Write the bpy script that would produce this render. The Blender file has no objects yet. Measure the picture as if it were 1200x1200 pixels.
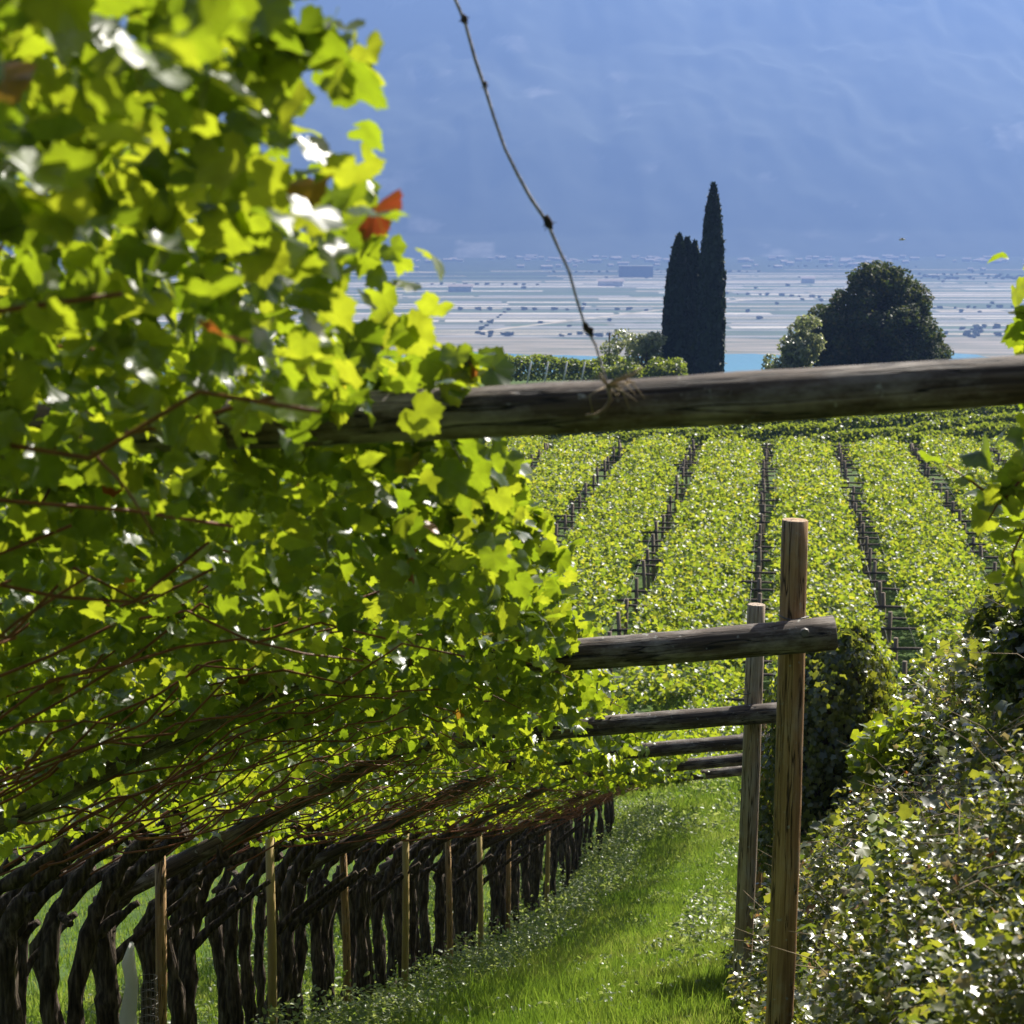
import bpy, math, random
import numpy as np
from mathutils import Vector, Matrix

random.seed(7)
RNG = np.random.default_rng(11)
R = math.radians
scene = bpy.context.scene
C = scene.collection

# ------------------------------------------------------------------ camera, sky, sun, exposure
PITCH = R(8.53)
F = 2400.0 / 1200.0
cam_d = bpy.data.cameras.new("camera")
cam_d.sensor_width = 36.0
cam_d.lens = 36.0 * F
cam_d.clip_start = 0.05
cam_d.clip_end = 30000
cam_d.dof.use_dof = True
cam_d.dof.focus_distance = 13.0
cam_d.dof.aperture_fstop = 7.5
cam = bpy.data.objects.new("camera", cam_d)
cam.location = (0, 0, 0)
cam.rotation_euler = (math.pi / 2 - PITCH, 0, 0)
C.objects.link(cam)
scene.camera = cam

SUN_AZ, SUN_EL = R(36), R(44)
world = bpy.data.worlds.new("World")
scene.world = world
world.use_nodes = True
wn = world.node_tree
sky = wn.nodes.new("ShaderNodeTexSky")
sky.sky_type = 'NISHITA'
sky.sun_disc = False
sky.sun_elevation = SUN_EL
sky.sun_rotation = SUN_AZ
sky.dust_density = 4.0
sky.ozone_density = 0.4
bg = wn.nodes["Background"]
bg.inputs["Strength"].default_value = 0.05
wn.links.new(sky.outputs[0], bg.inputs["Color"])
sun_d = bpy.data.lights.new("sun", 'SUN')
sun_d.energy = 5.0
sun_d.angle = R(0.5)
sun_d.color = (1.0, 0.95, 0.86)
sun = bpy.data.objects.new("sun", sun_d)
SDIR = Vector((math.sin(SUN_AZ) * math.cos(SUN_EL), math.cos(SUN_AZ) * math.cos(SUN_EL), math.sin(SUN_EL)))
sun.rotation_euler = SDIR.to_track_quat('Z', 'Y').to_euler()
C.objects.link(sun)
scene.view_settings.view_transform = 'Standard'
scene.view_settings.look = 'None'
scene.view_settings.exposure = 1.14
scene.view_settings.gamma = 1.0
scene.cycles.max_bounces = 6
scene.cycles.diffuse_bounces = 2
scene.cycles.glossy_bounces = 2
scene.cycles.transmission_bounces = 3
scene.cycles.volume_bounces = 0
scene.cycles.sample_clamp_indirect = 4.0
HAZE_DENSITY = 2.35e-4
HAZE_COLOR = (0.195, 0.325, 0.68)
HAZE_ANISO = 0.35

# ------------------------------------------------------------------ helpers
def P(px, py, Y):
    """photo pixel (1200 wide) at forward distance Y -> world point"""
    u, v = (px - 600) / 2400.0, (600 - py) / 2400.0
    dy = v * math.sin(PITCH) + math.cos(PITCH)
    dz = v * math.cos(PITCH) - math.sin(PITCH)
    k = Y / dy
    return Vector((u * k, Y, dz * k))

def proj(p):
    d = p[1] * math.cos(PITCH) - p[2] * math.sin(PITCH)
    up = p[1] * math.sin(PITCH) + p[2] * math.cos(PITCH)
    return 600 + 2400 * p[0] / d, 600 - 2400 * up / d

def tag(o, label=None, cat=None, group=None, kind=None):
    if label: o["label"] = label
    if cat: o["category"] = cat
    if group: o["group"] = group
    if kind: o["kind"] = kind
    return o

def thing(name, loc, label=None, cat=None, group=None):
    o = bpy.data.objects.new(name, None)
    o.location = loc
    o.empty_display_size = 0.2
    C.objects.link(o)
    return tag(o, label, cat, group)

def link(name, mesh, mat=None, parent=None, loc=(0, 0, 0)):
    o = bpy.data.objects.new(name, mesh)
    if mat is not None and len(mesh.materials) == 0:
        for m in (mat if isinstance(mat, (list, tuple)) else [mat]):
            mesh.materials.append(m)
    o.location = loc
    if parent: o.parent = parent
    C.objects.link(o)
    return o

def copy_thing(root, loc, label=None):
    c = root.copy(); C.objects.link(c); c.location = loc
    if label: c["label"] = label
    for ch in list(root.children):
        d = ch.copy(); C.objects.link(d); d.parent = c
        for g in list(ch.children):
            e = g.copy(); C.objects.link(e); e.parent = d
    return c

def tri_mesh(name, V, T, rnd=None, smooth=True, leafco=None):
    """V (n,3) float, T (m,3) int; rnd per face"""
    me = bpy.data.meshes.new(name)
    V = np.ascontiguousarray(V, dtype=np.float32); T = np.ascontiguousarray(T, dtype=np.int32)
    me.vertices.add(len(V)); me.vertices.foreach_set("co", V.ravel())
    me.loops.add(T.size); me.loops.foreach_set("vertex_index", T.ravel())
    me.polygons.add(len(T)); me.polygons.foreach_set("loop_start", np.arange(0, T.size, 3, dtype=np.int32))
    me.polygons.foreach_set("use_smooth", np.full(len(T), smooth, dtype=bool))
    if rnd is not None:
        a = me.attributes.new("rnd", 'FLOAT', 'FACE')
        a.data.foreach_set("value", np.ascontiguousarray(rnd, dtype=np.float32))
    if leafco is not None:
        a = me.attributes.new("leafco", 'FLOAT_VECTOR', 'POINT')
        L = np.concatenate([leafco, np.zeros((len(leafco), 1))], 1)
        a.data.foreach_set("vector", np.ascontiguousarray(np.tile(L, (len(V) // len(L), 1)), dtype=np.float32).ravel())
    me.update(calc_edges=True)
    return me

class MB:
    """collects tubes and boxes of ONE part"""
    def __init__(s): s.v, s.f = [], []
    def tube(s, pts, rads, n=8, cap=True, wob=0.0, rng=random):
        pts = [Vector(p) for p in pts]
        base = len(s.v)
        prev = None
        for i, p in enumerate(pts):
            t = (pts[min(i + 1, len(pts) - 1)] - pts[max(i - 1, 0)]).normalized()
            if prev is None:
                a = t.orthogonal().normalized()
            else:
                a = (prev - t * prev.dot(t)).normalized()
            prev = a
            b = t.cross(a)
            r = rads[i] if isinstance(rads, (list, tuple)) else rads
            for k in range(n):
                th = 2 * math.pi * k / n
                rr = r * (1 + (rng.uniform(-wob, wob) if wob else 0))
                s.v.append(p + (a * math.cos(th) + b * math.sin(th)) * rr)
        for i in range(len(pts) - 1):
            for k in range(n):
                k2 = (k + 1) % n
                s.f.append((base + i * n + k, base + i * n + k2, base + (i + 1) * n + k2, base + (i + 1) * n + k))
        if cap:
            s.f.append(tuple(base + k for k in reversed(range(n))))
            s.f.append(tuple(base + (len(pts) - 1) * n + k for k in range(n)))
    def box(s, c, d):
        b = len(s.v)
        for x in (-1, 1):
            for y in (-1, 1):
                for z in (-1, 1):
                    s.v.append(Vector((c[0] + x * d[0] / 2, c[1] + y * d[1] / 2, c[2] + z * d[2] / 2)))
        for q in ((0, 1, 3, 2), (4, 6, 7, 5), (0, 4, 5, 1), (2, 3, 7, 6), (0, 2, 6, 4), (1, 5, 7, 3)):
            s.f.append(tuple(b + i for i in q))
    def mesh(s, name, smooth=True):
        me = bpy.data.meshes.new(name)
        me.from_pydata([tuple(v) for v in s.v], [], s.f)
        me.polygons.foreach_set("use_smooth", [smooth and len(f) <= 4 for f in s.f])
        me.update()
        return me

def vnoise(x, y, seed=0):
    x = np.asarray(x, float); y = np.asarray(y, float)
    xi = np.floor(x).astype(np.int64); yi = np.floor(y).astype(np.int64)
    xf, yf = x - xi, y - yi
    def h(a, b):
        n = (a * 374761393 + b * 668265263 + seed * 982451653) & 0x7fffffff
        n = ((n ^ (n >> 13)) * 1274126177) & 0x7fffffff
        return ((n ^ (n >> 16)) & 0xffff) / 65535.0
    u, v = xf * xf * (3 - 2 * xf), yf * yf * (3 - 2 * yf)
    return (h(xi, yi) * (1 - u) + h(xi + 1, yi) * u) * (1 - v) + (h(xi, yi + 1) * (1 - u) + h(xi + 1, yi + 1) * u) * v

def fbm(x, y, seed=0, oct=4):
    s, a, t = 0, 1, 0
    for o in range(oct):
        s = s + a * vnoise(x * 2 ** o, y * 2 ** o, seed + o); t += a; a *= .5
    return s / t

# leaf templates: outline as (degrees from the tip, radius), fan round the stalk joint
def fan(outline, curl=0.0):
    pts = []
    for d, r in outline: pts.append((math.sin(R(d)) * r, math.cos(R(d)) * r))
    for d, r in reversed(outline):
        if 0 < d < 180: pts.append((-math.sin(R(d)) * r, math.cos(R(d)) * r))
    V = np.array([(0, 0)] + pts)
    n = len(pts)
    T = np.array([(0, 1 + (i + 1) % n, 1 + i) for i in range(n)])
    return V, T
GRAPE = fan([(0, 1.04), (7, .90), (12, .93), (19, .80), (26, .80), (33, .90), (39, .84), (46, .88), (54, 1.0), (61, .86), (67, .88), (76, .77), (85, .76), (94, .85),
             (103, .80), (114, .88), (124, .73), (136, .74), (146, .62), (160, .52), (172, .14)])
GRAPE_MID = fan([(0, 1.03), (13, .88), (26, .78), (54, .98), (66, .84), (84, .74), (115, .86), (150, .6), (172, .2)])
GRAPE_FAR = fan([(0, 1.0), (35, .75), (60, .9), (120, .75), (180, .35)])
IVY = fan([(0, 1.0), (28, .55), (58, .8), (92, .5), (130, .62), (180, .3)])
OVAL = fan([(0, 1.0), (40, .5), (100, .42), (150, .8), (180, .95)])
NEEDLE = (np.array([(0, -1.), (.16, 0), (0, 1.), (-.16, 0)]), np.array([(0, 1, 2), (0, 2, 3)]))

def leaf_cloud(c, n, tip, size, tmpl, fold=.25, curl=.3, rng=RNG, rnd=None):
    """returns V,T,rnd for leaves at c with normals n and tip directions tip"""
    tv, tt = tmpl
    N = len(c)
    n = n / np.linalg.norm(n, axis=1, keepdims=True)
    tip = tip - n * np.sum(tip * n, axis=1, keepdims=True)
    tip = tip / (np.linalg.norm(tip, axis=1, keepdims=True) + 1e-9)
    side = np.cross(tip, n)
    fo = rng.normal(fold, abs(fold) * .8 + .02, (N, 1)); cu = rng.normal(-curl * .5, abs(curl) + .02, (N, 1))
    x, y = tv[None, :, 0], tv[None, :, 1]
    ph = rng.uniform(0, 6.28, (N, 1))
    z = fo * np.abs(x) + cu * y * y + .06 * np.sin(5 * np.arctan2(x, y + 1e-6) + ph) * np.hypot(x, y)
    s = size[:, None, None]
    V = c[:, None, :] + s * (x[..., None] * side[:, None, :] + y[..., None] * tip[:, None, :] + z[..., None] * n[:, None, :])
    K = len(tv)
    T = tt[None] + (np.arange(N) * K)[:, None, None]
    if rnd is None: rnd = rng.random(N)
    return V.reshape(-1, 3), T.reshape(-1, 3), np.repeat(rnd, len(tt))

def merge(parts):
    V, T, Rn, off = [], [], [], 0
    for v, t, r in parts:
        V.append(v); T.append(t + off); Rn.append(r); off += len(v)
    return np.concatenate(V), np.concatenate(T), np.concatenate(Rn)

# ------------------------------------------------------------------ materials
def new_mat(name):
    m = bpy.data.materials.new(name); m.use_nodes = True
    nt = m.node_tree; nt.nodes.clear()
    out = nt.nodes.new("ShaderNodeOutputMaterial")
    return m, nt, out

def ramp(nt, stops, fac):
    r = nt.nodes.new("ShaderNodeValToRGB")
    e = r.color_ramp.elements
    while len(e) < len(stops): e.new(0.5)
    for el, (p, c) in zip(e, stops):
        el.position = p; el.color = (*c, 1)
    nt.links.new(fac, r.inputs[0])
    return r.outputs[0]

def noise(nt, scale, detail=4, coord=None, vec_scale=None, rough=.55):
    n = nt.nodes.new("ShaderNodeTexNoise")
    n.inputs["Scale"].default_value = scale; n.inputs["Detail"].default_value = detail
    n.inputs["Roughness"].default_value = rough
    tc = nt.nodes.new("ShaderNodeTexCoord")
    src = tc.outputs[coord or "Object"]
    if vec_scale:
        mp = nt.nodes.new("ShaderNodeMapping"); mp.inputs["Scale"].default_value = vec_scale
        nt.links.new(src, mp.inputs[0]); src = mp.outputs[0]
    nt.links.new(src, n.inputs["Vector"])
    return n.outputs[0]

def leaf_mat(name, base, trans, rough=.35, tfac=.5, spec=.5, veins=False):
    """base and trans are ramp stops over the per-leaf random value"""
    m, nt, out = new_mat(name)
    at = nt.nodes.new("ShaderNodeAttribute"); at.attribute_name = "rnd"
    p = nt.nodes.new("ShaderNodeBsdfPrincipled")
    p.inputs["Roughness"].default_value = rough
    p.inputs["Specular IOR Level"].default_value = spec
    bcol = ramp(nt, base, at.outputs["Fac"]); tcol = ramp(nt, trans, at.outputs["Fac"])
    if veins:
        lc = nt.nodes.new("ShaderNodeAttribute"); lc.attribute_name = "leafco"
        sx = nt.nodes.new("ShaderNodeSeparateXYZ"); nt.links.new(lc.outputs["Vector"], sx.inputs[0])
        def mth(op, a, b=None):
            n = nt.nodes.new("ShaderNodeMath"); n.operation = op
            for i, q in enumerate((a, b)):
                if q is None: continue
                if isinstance(q, (int, float)): n.inputs[i].default_value = q
                else: nt.links.new(q, n.inputs[i])
            return n.outputs[0]
        ang = mth('ARCTAN2', sx.outputs[0], sx.outputs[1])
        rad = mth('SQRT', mth('ADD', mth('MULTIPLY', sx.outputs[0], sx.outputs[0]), mth('MULTIPLY', sx.outputs[1], sx.outputs[1])))
        dist = mth('MULTIPLY', mth('ABSOLUTE', mth('SINE', mth('MULTIPLY', ang, 180.0 / 54.0))), rad)
        # finer side veins branch off along the ribs
        fine = mth('ABSOLUTE', mth('SINE', mth('ADD', mth('MULTIPLY', rad, 16.0), mth('MULTIPLY', dist, 22.0))))
        v1 = mth('LESS_THAN', dist, .030); v2 = mth('MULTIPLY', mth('LESS_THAN', fine, .13), .45)
        vf = mth('MAXIMUM', v1, v2)
        blot = ramp(nt, [(.35, (.80, .80, .75)), (.65, (1.12, 1.1, 1.0))], noise(nt, 30, 4))
        def mixc(c1, c2, f, mode='MIX'):
            m_ = nt.nodes.new("ShaderNodeMix"); m_.data_type = 'RGBA'; m_.blend_type = mode
            if isinstance(f, (int, float)): m_.inputs[0].default_value = f
            else: nt.links.new(f, m_.inputs[0])
            nt.links.new(c1, m_.inputs[6])
            if isinstance(c2, tuple): m_.inputs[7].default_value = (*c2, 1)
            else: nt.links.new(c2, m_.inputs[7])
            return m_.outputs[2]
        bcol = mixc(mixc(bcol, blot, 1.0, 'MULTIPLY'), (.16, .20, .07), mth('MULTIPLY', vf, .6))
        tcol = mixc(mixc(tcol, blot, 1.0, 'MULTIPLY'), (.30, .36, .03), mth('MULTIPLY', vf, .55))
    nt.links.new(bcol, p.inputs["Base Color"])
    t = nt.nodes.new("ShaderNodeBsdfTranslucent")
    nt.links.new(tcol, t.inputs["Color"])
    mx = nt.nodes.new("ShaderNodeMixShader"); mx.inputs[0].default_value = tfac
    nt.links.new(p.outputs[0], mx.inputs[1]); nt.links.new(t.outputs[0], mx.inputs[2])
    nt.links.new(mx.outputs[0], out.inputs["Surface"])
    return m

def rough_mat(name, stops, scale=8, rough=.85, bump=.4, bump_scale=None, vec_scale=None, spec=.2, detail=6, dist=.02, coord=None):
    m, nt, out = new_mat(name)
    p = nt.nodes.new("ShaderNodeBsdfPrincipled")
    p.inputs["Roughness"].default_value = rough; p.inputs["Specular IOR Level"].default_value = spec
    f = noise(nt, scale, detail, coord, vec_scale)
    nt.links.new(ramp(nt, stops, f), p.inputs["Base Color"])
    if bump:
        b = nt.nodes.new("ShaderNodeBump"); b.inputs["Strength"].default_value = bump; b.inputs["Distance"].default_value = dist
        nt.links.new(noise(nt, bump_scale or scale * 2, detail, coord, vec_scale), b.inputs["Height"])
        nt.links.new(b.outputs[0], p.inputs["Normal"])
    nt.links.new(p.outputs[0], out.inputs["Surface"])
    return m

M = {}
M['vine_leaf'] = leaf_mat('vine_leaf',
    [(0, (.022, .046, .010)), (.5, (.036, .066, .013)), (.99, (.09, .13, .02)), (.9985, (.20, .16, .02)), (1, (.30, .05, .015))],
    [(0, (.24, .36, .012)), (.5, (.41, .54, .02)), (.99, (.58, .64, .03)), (.9985, (.62, .48, .03)), (1, (.36, .06, .02))],
    rough=.36, tfac=.5, spec=.9, veins=True)
M['field_leaf'] = leaf_mat('field_leaf',
    [(0, (.040, .075, .016)), (.5, (.07, .11, .022)), (.95, (.12, .15, .03)), (1, (.22, .20, .03))],
    [(0, (.22, .33, .015)), (.5, (.40, .49, .025)), (.95, (.58, .61, .04)), (1, (.66, .58, .04))],
    rough=.42, tfac=.5, spec=.7)
M['hedge_leaf'] = leaf_mat('hedge_leaf',
    [(0, (.05, .08, .018)), (1, (.11, .14, .03))], [(0, (.26, .36, .02)), (1, (.46, .52, .04))], rough=.42, tfac=.42)
M['ivy_leaf'] = leaf_mat('ivy_leaf',
    [(0, (.038, .048, .015)), (.4, (.085, .092, .03)), (.84, (.13, .15, .04)), (.94, (.18, .15, .07)), (.985, (.28, .22, .12)), (1, (.30, .09, .03))],
    [(0, (.14, .22, .02)), (.4, (.36, .41, .03)), (.84, (.60, .60, .05)), (.94, (.45, .38, .10)), (.985, (.55, .42, .18)), (1, (.6, .2, .04))],
    rough=.33, tfac=.38, spec=1.0)
M['weed_leaf'] = leaf_mat('weed_leaf',
    [(0, (.07, .115, .035)), (.6, (.13, .17, .065)), (1, (.30, .32, .19))],
    [(0, (.25, .36, .04)), (1, (.48, .54, .14))], rough=.38, tfac=.45)
M['grass_blade'] = leaf_mat('grass_blade',
    [(0, (.04, .075, .014)), (.6, (.07, .105, .022)), (1, (.20, .19, .08))],
    [(0, (.15, .27, .018)), (.6, (.27, .38, .035)), (1, (.50, .50, .12))], rough=.4, tfac=.5)
M['dark_tree_leaf'] = leaf_mat('dark_tree_leaf',
    [(0, (.030, .046, .014)), (.8, (.065, .078, .024)), (1, (.14, .10, .04))],
    [(0, (.06, .12, .015)), (1, (.20, .22, .03))], rough=.6, tfac=.25, spec=.2)
M['pale_tree_leaf'] = leaf_mat('pale_tree_leaf',
    [(0, (.10, .12, .05)), (1, (.26, .27, .13))], [(0, (.26, .32, .07)), (1, (.50, .52, .22))], rough=.32, tfac=.42, spec=.9)
M['cypress_leaf'] = leaf_mat('cypress_leaf',
    [(0, (.012, .026, .013)), (1, (.026, .045, .020))], [(0, (.02, .05, .012)), (1, (.05, .09, .02))], rough=.6, tfac=.12, spec=.25)
M['cypress_core'] = rough_mat('cypress_core', [(.3, (.008, .016, .009)), (.7, (.016, .028, .014))], 3)
M['bark'] = rough_mat('bark', [(.30, (.014, .010, .008)), (.48, (.055, .040, .029)), (.62, (.13, .10, .075)), (.75, (.22, .18, .14))], 42, .9, 1.0, 42, (1, 1, .13), dist=.03)
M['cane'] = rough_mat('cane', [(.3, (.13, .035, .015)), (.7, (.27, .10, .045))], 20, .5, .2, spec=.4)
def wood_mat(name, dark, mid, light, grey, patch=.5, rough=.7):
    """round timber: fine grain, long drying cracks, weathered patches, knots; z runs along the log"""
    m, nt, out = new_mat(name)
    p = nt.nodes.new("ShaderNodeBsdfPrincipled"); p.inputs["Roughness"].default_value = rough; p.inputs["Specular IOR Level"].default_value = .4
    grain = noise(nt, 70, 6, vec_scale=(1, 1, .035), rough=.65)
    c = ramp(nt, [(.30, dark), (.5, mid), (.72, light)], grain)
    pat = ramp(nt, [(patch - .04, (0, 0, 0)), (patch + .12, (1, 1, 1))], noise(nt, 5, 6, vec_scale=(1, 1, .45), rough=.7))
    def mix(a, bcol, f):
        k = nt.nodes.new("ShaderNodeMix"); k.data_type = 'RGBA'
        nt.links.new(f, k.inputs[0]); nt.links.new(a, k.inputs[6])
        if isinstance(bcol, tuple): k.inputs[7].default_value = (*bcol, 1)
        else: nt.links.new(bcol, k.inputs[7])
        return k.outputs[2]
    g = ramp(nt, [(.3, tuple(x * .55 for x in grey)), (.7, grey)], grain)
    c = mix(c, g, pat)
    crack = ramp(nt, [(.485, (0, 0, 0)), (.495, (1, 1, 1)), (.505, (1, 1, 1)), (.515, (0, 0, 0))], noise(nt, 22, 3, vec_scale=(1, 1, .05)))
    c = mix(c, tuple(x * .35 for x in dark), crack)
    lich = ramp(nt, [(.66, (0, 0, 0)), (.72, (.8, .8, .8))], noise(nt, 28, 5))
    c = mix(c, (.42, .42, .36), lich)
    nt.links.new(c, p.inputs["Base Color"])
    b1 = nt.nodes.new("ShaderNodeBump"); b1.inputs["Strength"].default_value = .7; b1.inputs["Distance"].default_value = .006
    nt.links.new(grain, b1.inputs["Height"])
    b2 = nt.nodes.new("ShaderNodeBump"); b2.inputs["Strength"].default_value = .8; b2.inputs["Distance"].default_value = .008; b2.invert = True
    nt.links.new(crack, b2.inputs["Height"]); nt.links.new(b1.outputs[0], b2.inputs["Normal"])
    nt.links.new(b2.outputs[0], p.inputs["Normal"])
    nt.links.new(p.outputs[0], out.inputs["Surface"])
    return m
M['old_wood'] = wood_mat('old_wood', (.028, .018, .011), (.075, .050, .032), (.19, .145, .105), (.40, .35, .29), .52)
M['post_wood'] = wood_mat('post_wood', (.20, .105, .045), (.40, .235, .105), (.60, .40, .21), (.58, .46, .31), .56, .65)
M['grey_post_wood'] = wood_mat('grey_post_wood', (.22, .155, .09), (.42, .31, .20), (.58, .47, .34), (.60, .52, .42), .50, .7)
M['field_post'] = rough_mat('field_post', [(.3, (.12, .085, .055)), (.7, (.30, .24, .18))], 5, .8, .3, vec_scale=(1, 1, .2))
M['field_bar'] = rough_mat('field_bar', [(.3, (.05, .038, .03)), (.7, (.14, .11, .09))], 5, .85, .3, vec_scale=(1, 1, .2))
M['bamboo'] = rough_mat('bamboo', [(.3, (.34, .23, .09)), (.7, (.56, .43, .2))], 8, .55, .2, vec_scale=(1, 1, .15))
M['wire'] = rough_mat('wire', [(.3, (.10, .09, .08)), (.7, (.22, .20, .18))], 40, .45, 0, spec=.6)
M['tendril'] = rough_mat('tendril', [(.3, (.26, .24, .24)), (.7, (.50, .46, .44))], 60, .8, .5)
M['dry_stem'] = rough_mat('dry_stem', [(.3, (.16, .11, .06)), (.7, (.38, .29, .18))], 20, .7, .2)
M['plastic'] = rough_mat('plastic', [(.3, (.55, .55, .52)), (.7, (.75, .75, .72))], 6, .4, .2, spec=.5)
M['guard_film'] = leaf_mat('guard_film', [(0, (.75, .74, .70)), (1, (.75, .74, .70))], [(0, (.8, .79, .75)), (1, (.8, .79, .75))], rough=.4, tfac=.5)
M['soil'] = rough_mat('soil', [(.25, (.05, .036, .02)), (.55, (.10, .075, .042)), (.8, (.19, .15, .09))], 3, .95, .8, 14, dist=.05)
M['turf'] = rough_mat('turf', [(.25, (.035, .065, .012)), (.5, (.06, .11, .018)), (.75, (.10, .13, .03))], 2.2, .95, .6, 18, dist=.04)
M['slope_green'] = rough_mat('slope_green', [(.3, (.022, .040, .018)), (.7, (.06, .085, .035))], .03, .95, 0)
M['valley'] = rough_mat('valley', [(.3, (.06, .09, .05)), (.5, (.11, .14, .08)), (.7, (.24, .22, .17))], .012, .95, 0, vec_scale=(.25, 1.6, 1))
M['reed'] = rough_mat('reed', [(.32, (.12, .14, .07)), (.48, (.25, .22, .15)), (.68, (.40, .34, .26))], .02, .95, 0, vec_scale=(.4, 1.6, 1))
M['net_white'] = rough_mat('net_white', [(.3, (.52, .46, .38)), (.7, (.66, .60, .50))], .02, .7, 0)
M['net_grey'] = rough_mat('net_grey', [(.3, (.26, .25, .23)), (.7, (.36, .35, .32))], .02, .8, 0)
M['crop_green'] = rough_mat('crop_green', [(.3, (.07, .11, .05)), (.7, (.13, .18, .08))], .02, .9, 0)
M['crop_straw'] = rough_mat('crop_straw', [(.3, (.42, .36, .26)), (.7, (.55, .48, .36))], .02, .9, 0)
M['house_wall'] = rough_mat('house_wall', [(.3, (.62, .60, .56)), (.7, (.80, .78, .74))], .3, .8, 0)
M['house_roof'] = rough_mat('house_roof', [(.3, (.42, .34, .29)), (.7, (.60, .50, .44))], .6, .85, 0)
M['hall_wall'] = rough_mat('hall_wall', [(.3, (.05, .06, .08)), (.7, (.08, .09, .11))], .1, .7, 0)

def water_mat():
    m, nt, out = new_mat('lake_water')
    p = nt.nodes.new("ShaderNodeBsdfPrincipled")
    p.inputs["Base Color"].default_value = (.09, .30, .36, 1)
    p.inputs["Roughness"].default_value = .25
    b = nt.nodes.new("ShaderNodeBump"); b.inputs["Strength"].default_value = .3; b.inputs["Distance"].default_value = .3
    nt.links.new(noise(nt, .12, 4), b.inputs["Height"]); nt.links.new(b.outputs[0], p.inputs["Normal"])
    nt.links.new(p.outputs[0], out.inputs["Surface"])
    return m
M['water'] = water_mat()

def mountain_mat():
    m, nt, out = new_mat('mountain_forest')
    p = nt.nodes.new("ShaderNodeBsdfPrincipled"); p.inputs["Roughness"].default_value = .95
    at = nt.nodes.new("ShaderNodeAttribute"); at.attribute_name = "rock"
    f = ramp(nt, [(.3, (.020, .035, .020)), (.7, (.055, .075, .045))], noise(nt, .012, 8))
    rk = ramp(nt, [(.3, (.30, .28, .26)), (.7, (.62, .58, .54))], noise(nt, .03, 6))
    mx = nt.nodes.new("ShaderNodeMix"); mx.data_type = 'RGBA'
    nt.links.new(at.outputs["Fac"], mx.inputs[0]); nt.links.new(f, mx.inputs[6]); nt.links.new(rk, mx.inputs[7])
    nt.links.new(mx.outputs[2], p.inputs["Base Color"])
    nt.links.new(p.outputs[0], out.inputs["Surface"])
    return m
M['mountain'] = mountain_mat()

# ------------------------------------------------------------------ lie of the land
_Yk = [-40, -10, 0, 13, 26.2, 35, 45, 52, 60, 113, 200, 216, 260, 420, 1200, 1380, 9000]
_Dk = [-6, -2.0, 1.2, 5.33, 9.38, 11.6, 13.35, 14.35, 14.55, 15.4, 16.84, 17.6, 26, 62, 146, 150, 150]
def drop(Y): return np.interp(Y, _Yk, _Dk)
_Xk = [(-40, -2.6), (0, .50), (8.6, 1.165), (13, 1.50), (17.4, 2.14), (21.8, 2.80), (26.2, 3.45), (35, 4.7), (45, 6.2), (60, 8.4), (400, 8.4)]
def postx(Y): return np.interp(Y, [k[0] for k in _Xk], [k[1] for k in _Xk])
def sstep(a, b, x):
    t = np.clip((np.asarray(x, float) - a) / (b - a), 0, 1); return t * t * (3 - 2 * t)
def bank_fade(Y): return 1 - .7 * sstep(16.5, 24, Y) - .3 * sstep(24, 40, Y)
def ground_z(X, Y):
    X = np.asarray(X, float); Y = np.asarray(Y, float)
    s = X - postx(Y)
    f = 1 - sstep(40, 56, Y)
    side = np.interp(s, [-40, -12, -4.6, -3.9, -3.0, -.4, .08, .3, .55, .95, 1.5, 2.5, 4.5, 40], [-5, -1.6, -.85, -.75, -.35, 0, .04, .38, .74, 1.28, 2.2, 3.1, 3.5, 5])
    side = np.where(s > 0, side * bank_fade(Y), side) * f
    bump = .06 * (fbm(X * 1.3, Y * 1.3, 3) - .5) + np.where(s > .2, .35 * (fbm(X * .9, Y * .7, 9) - .5) * bank_fade(Y), 0) * f
    return -drop(Y) + side + bump * (Y < 230)
def roof_z(Y): return 2.08 - drop(Y)
def roof_prof(s):   # roof height against roof_z: nearly level bay, then falling to the trunks
    s = np.asarray(s, float)
    return np.where(s > -1.95, .08 * s, -.156 + .49 * (s + 1.95))

# ground: one sheet out to the foot of the mountain
ys = np.concatenate([np.arange(-12, 62, .45), np.arange(62, 230, 4), np.arange(230, 1400, 40), np.arange(1400, 7001, 350)])
xs = np.concatenate([np.arange(-4000, -60, 300), np.arange(-60, -12, 2), np.arange(-12, 14, .3), np.arange(14, 60, 2), np.arange(60, 4001, 300)])
XX, YY = np.meshgrid(xs, ys)
ZZ = ground_z(XX, YY)
nx, ny = len(xs), len(ys)
me = bpy.data.meshes.new("ground")
idx = np.arange(nx * ny).reshape(ny, nx)
quads = np.stack([idx[:-1, :-1], idx[:-1, 1:], idx[1:, 1:], idx[1:, :-1]], -1).reshape(-1, 4)
me.vertices.add(nx * ny); me.vertices.foreach_set("co", np.stack([XX, YY, ZZ], -1).astype(np.float32).ravel())
me.loops.add(quads.size); me.loops.foreach_set("vertex_index", quads.astype(np.int32).ravel())
me.polygons.add(len(quads)); me.polygons.foreach_set("loop_start", np.arange(0, quads.size, 4, dtype=np.int32))
cx = XX.ravel()[quads].mean(1); cy = YY.ravel()[quads].mean(1)
mi = np.zeros(len(quads), dtype=np.int32)
sb = cx - postx(cy)
mi[(sb > .15) & (cy < 32)] = 1
mi[cy > 215] = 2
mi[cy > 1250] = 3
mi[cy + 700 * (fbm(cx / 500, cy / 500, 55) - .5) > 4350] = 2
for m in ('turf', 'soil', 'slope_green', 'valley'): me.materials.append(M[m])
me.polygons.foreach_set("material_index", mi)
me.polygons.foreach_set("use_smooth", np.ones(len(quads), dtype=bool))
me.update(calc_edges=True)
tag(link("ground", me), kind="structure")

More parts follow.
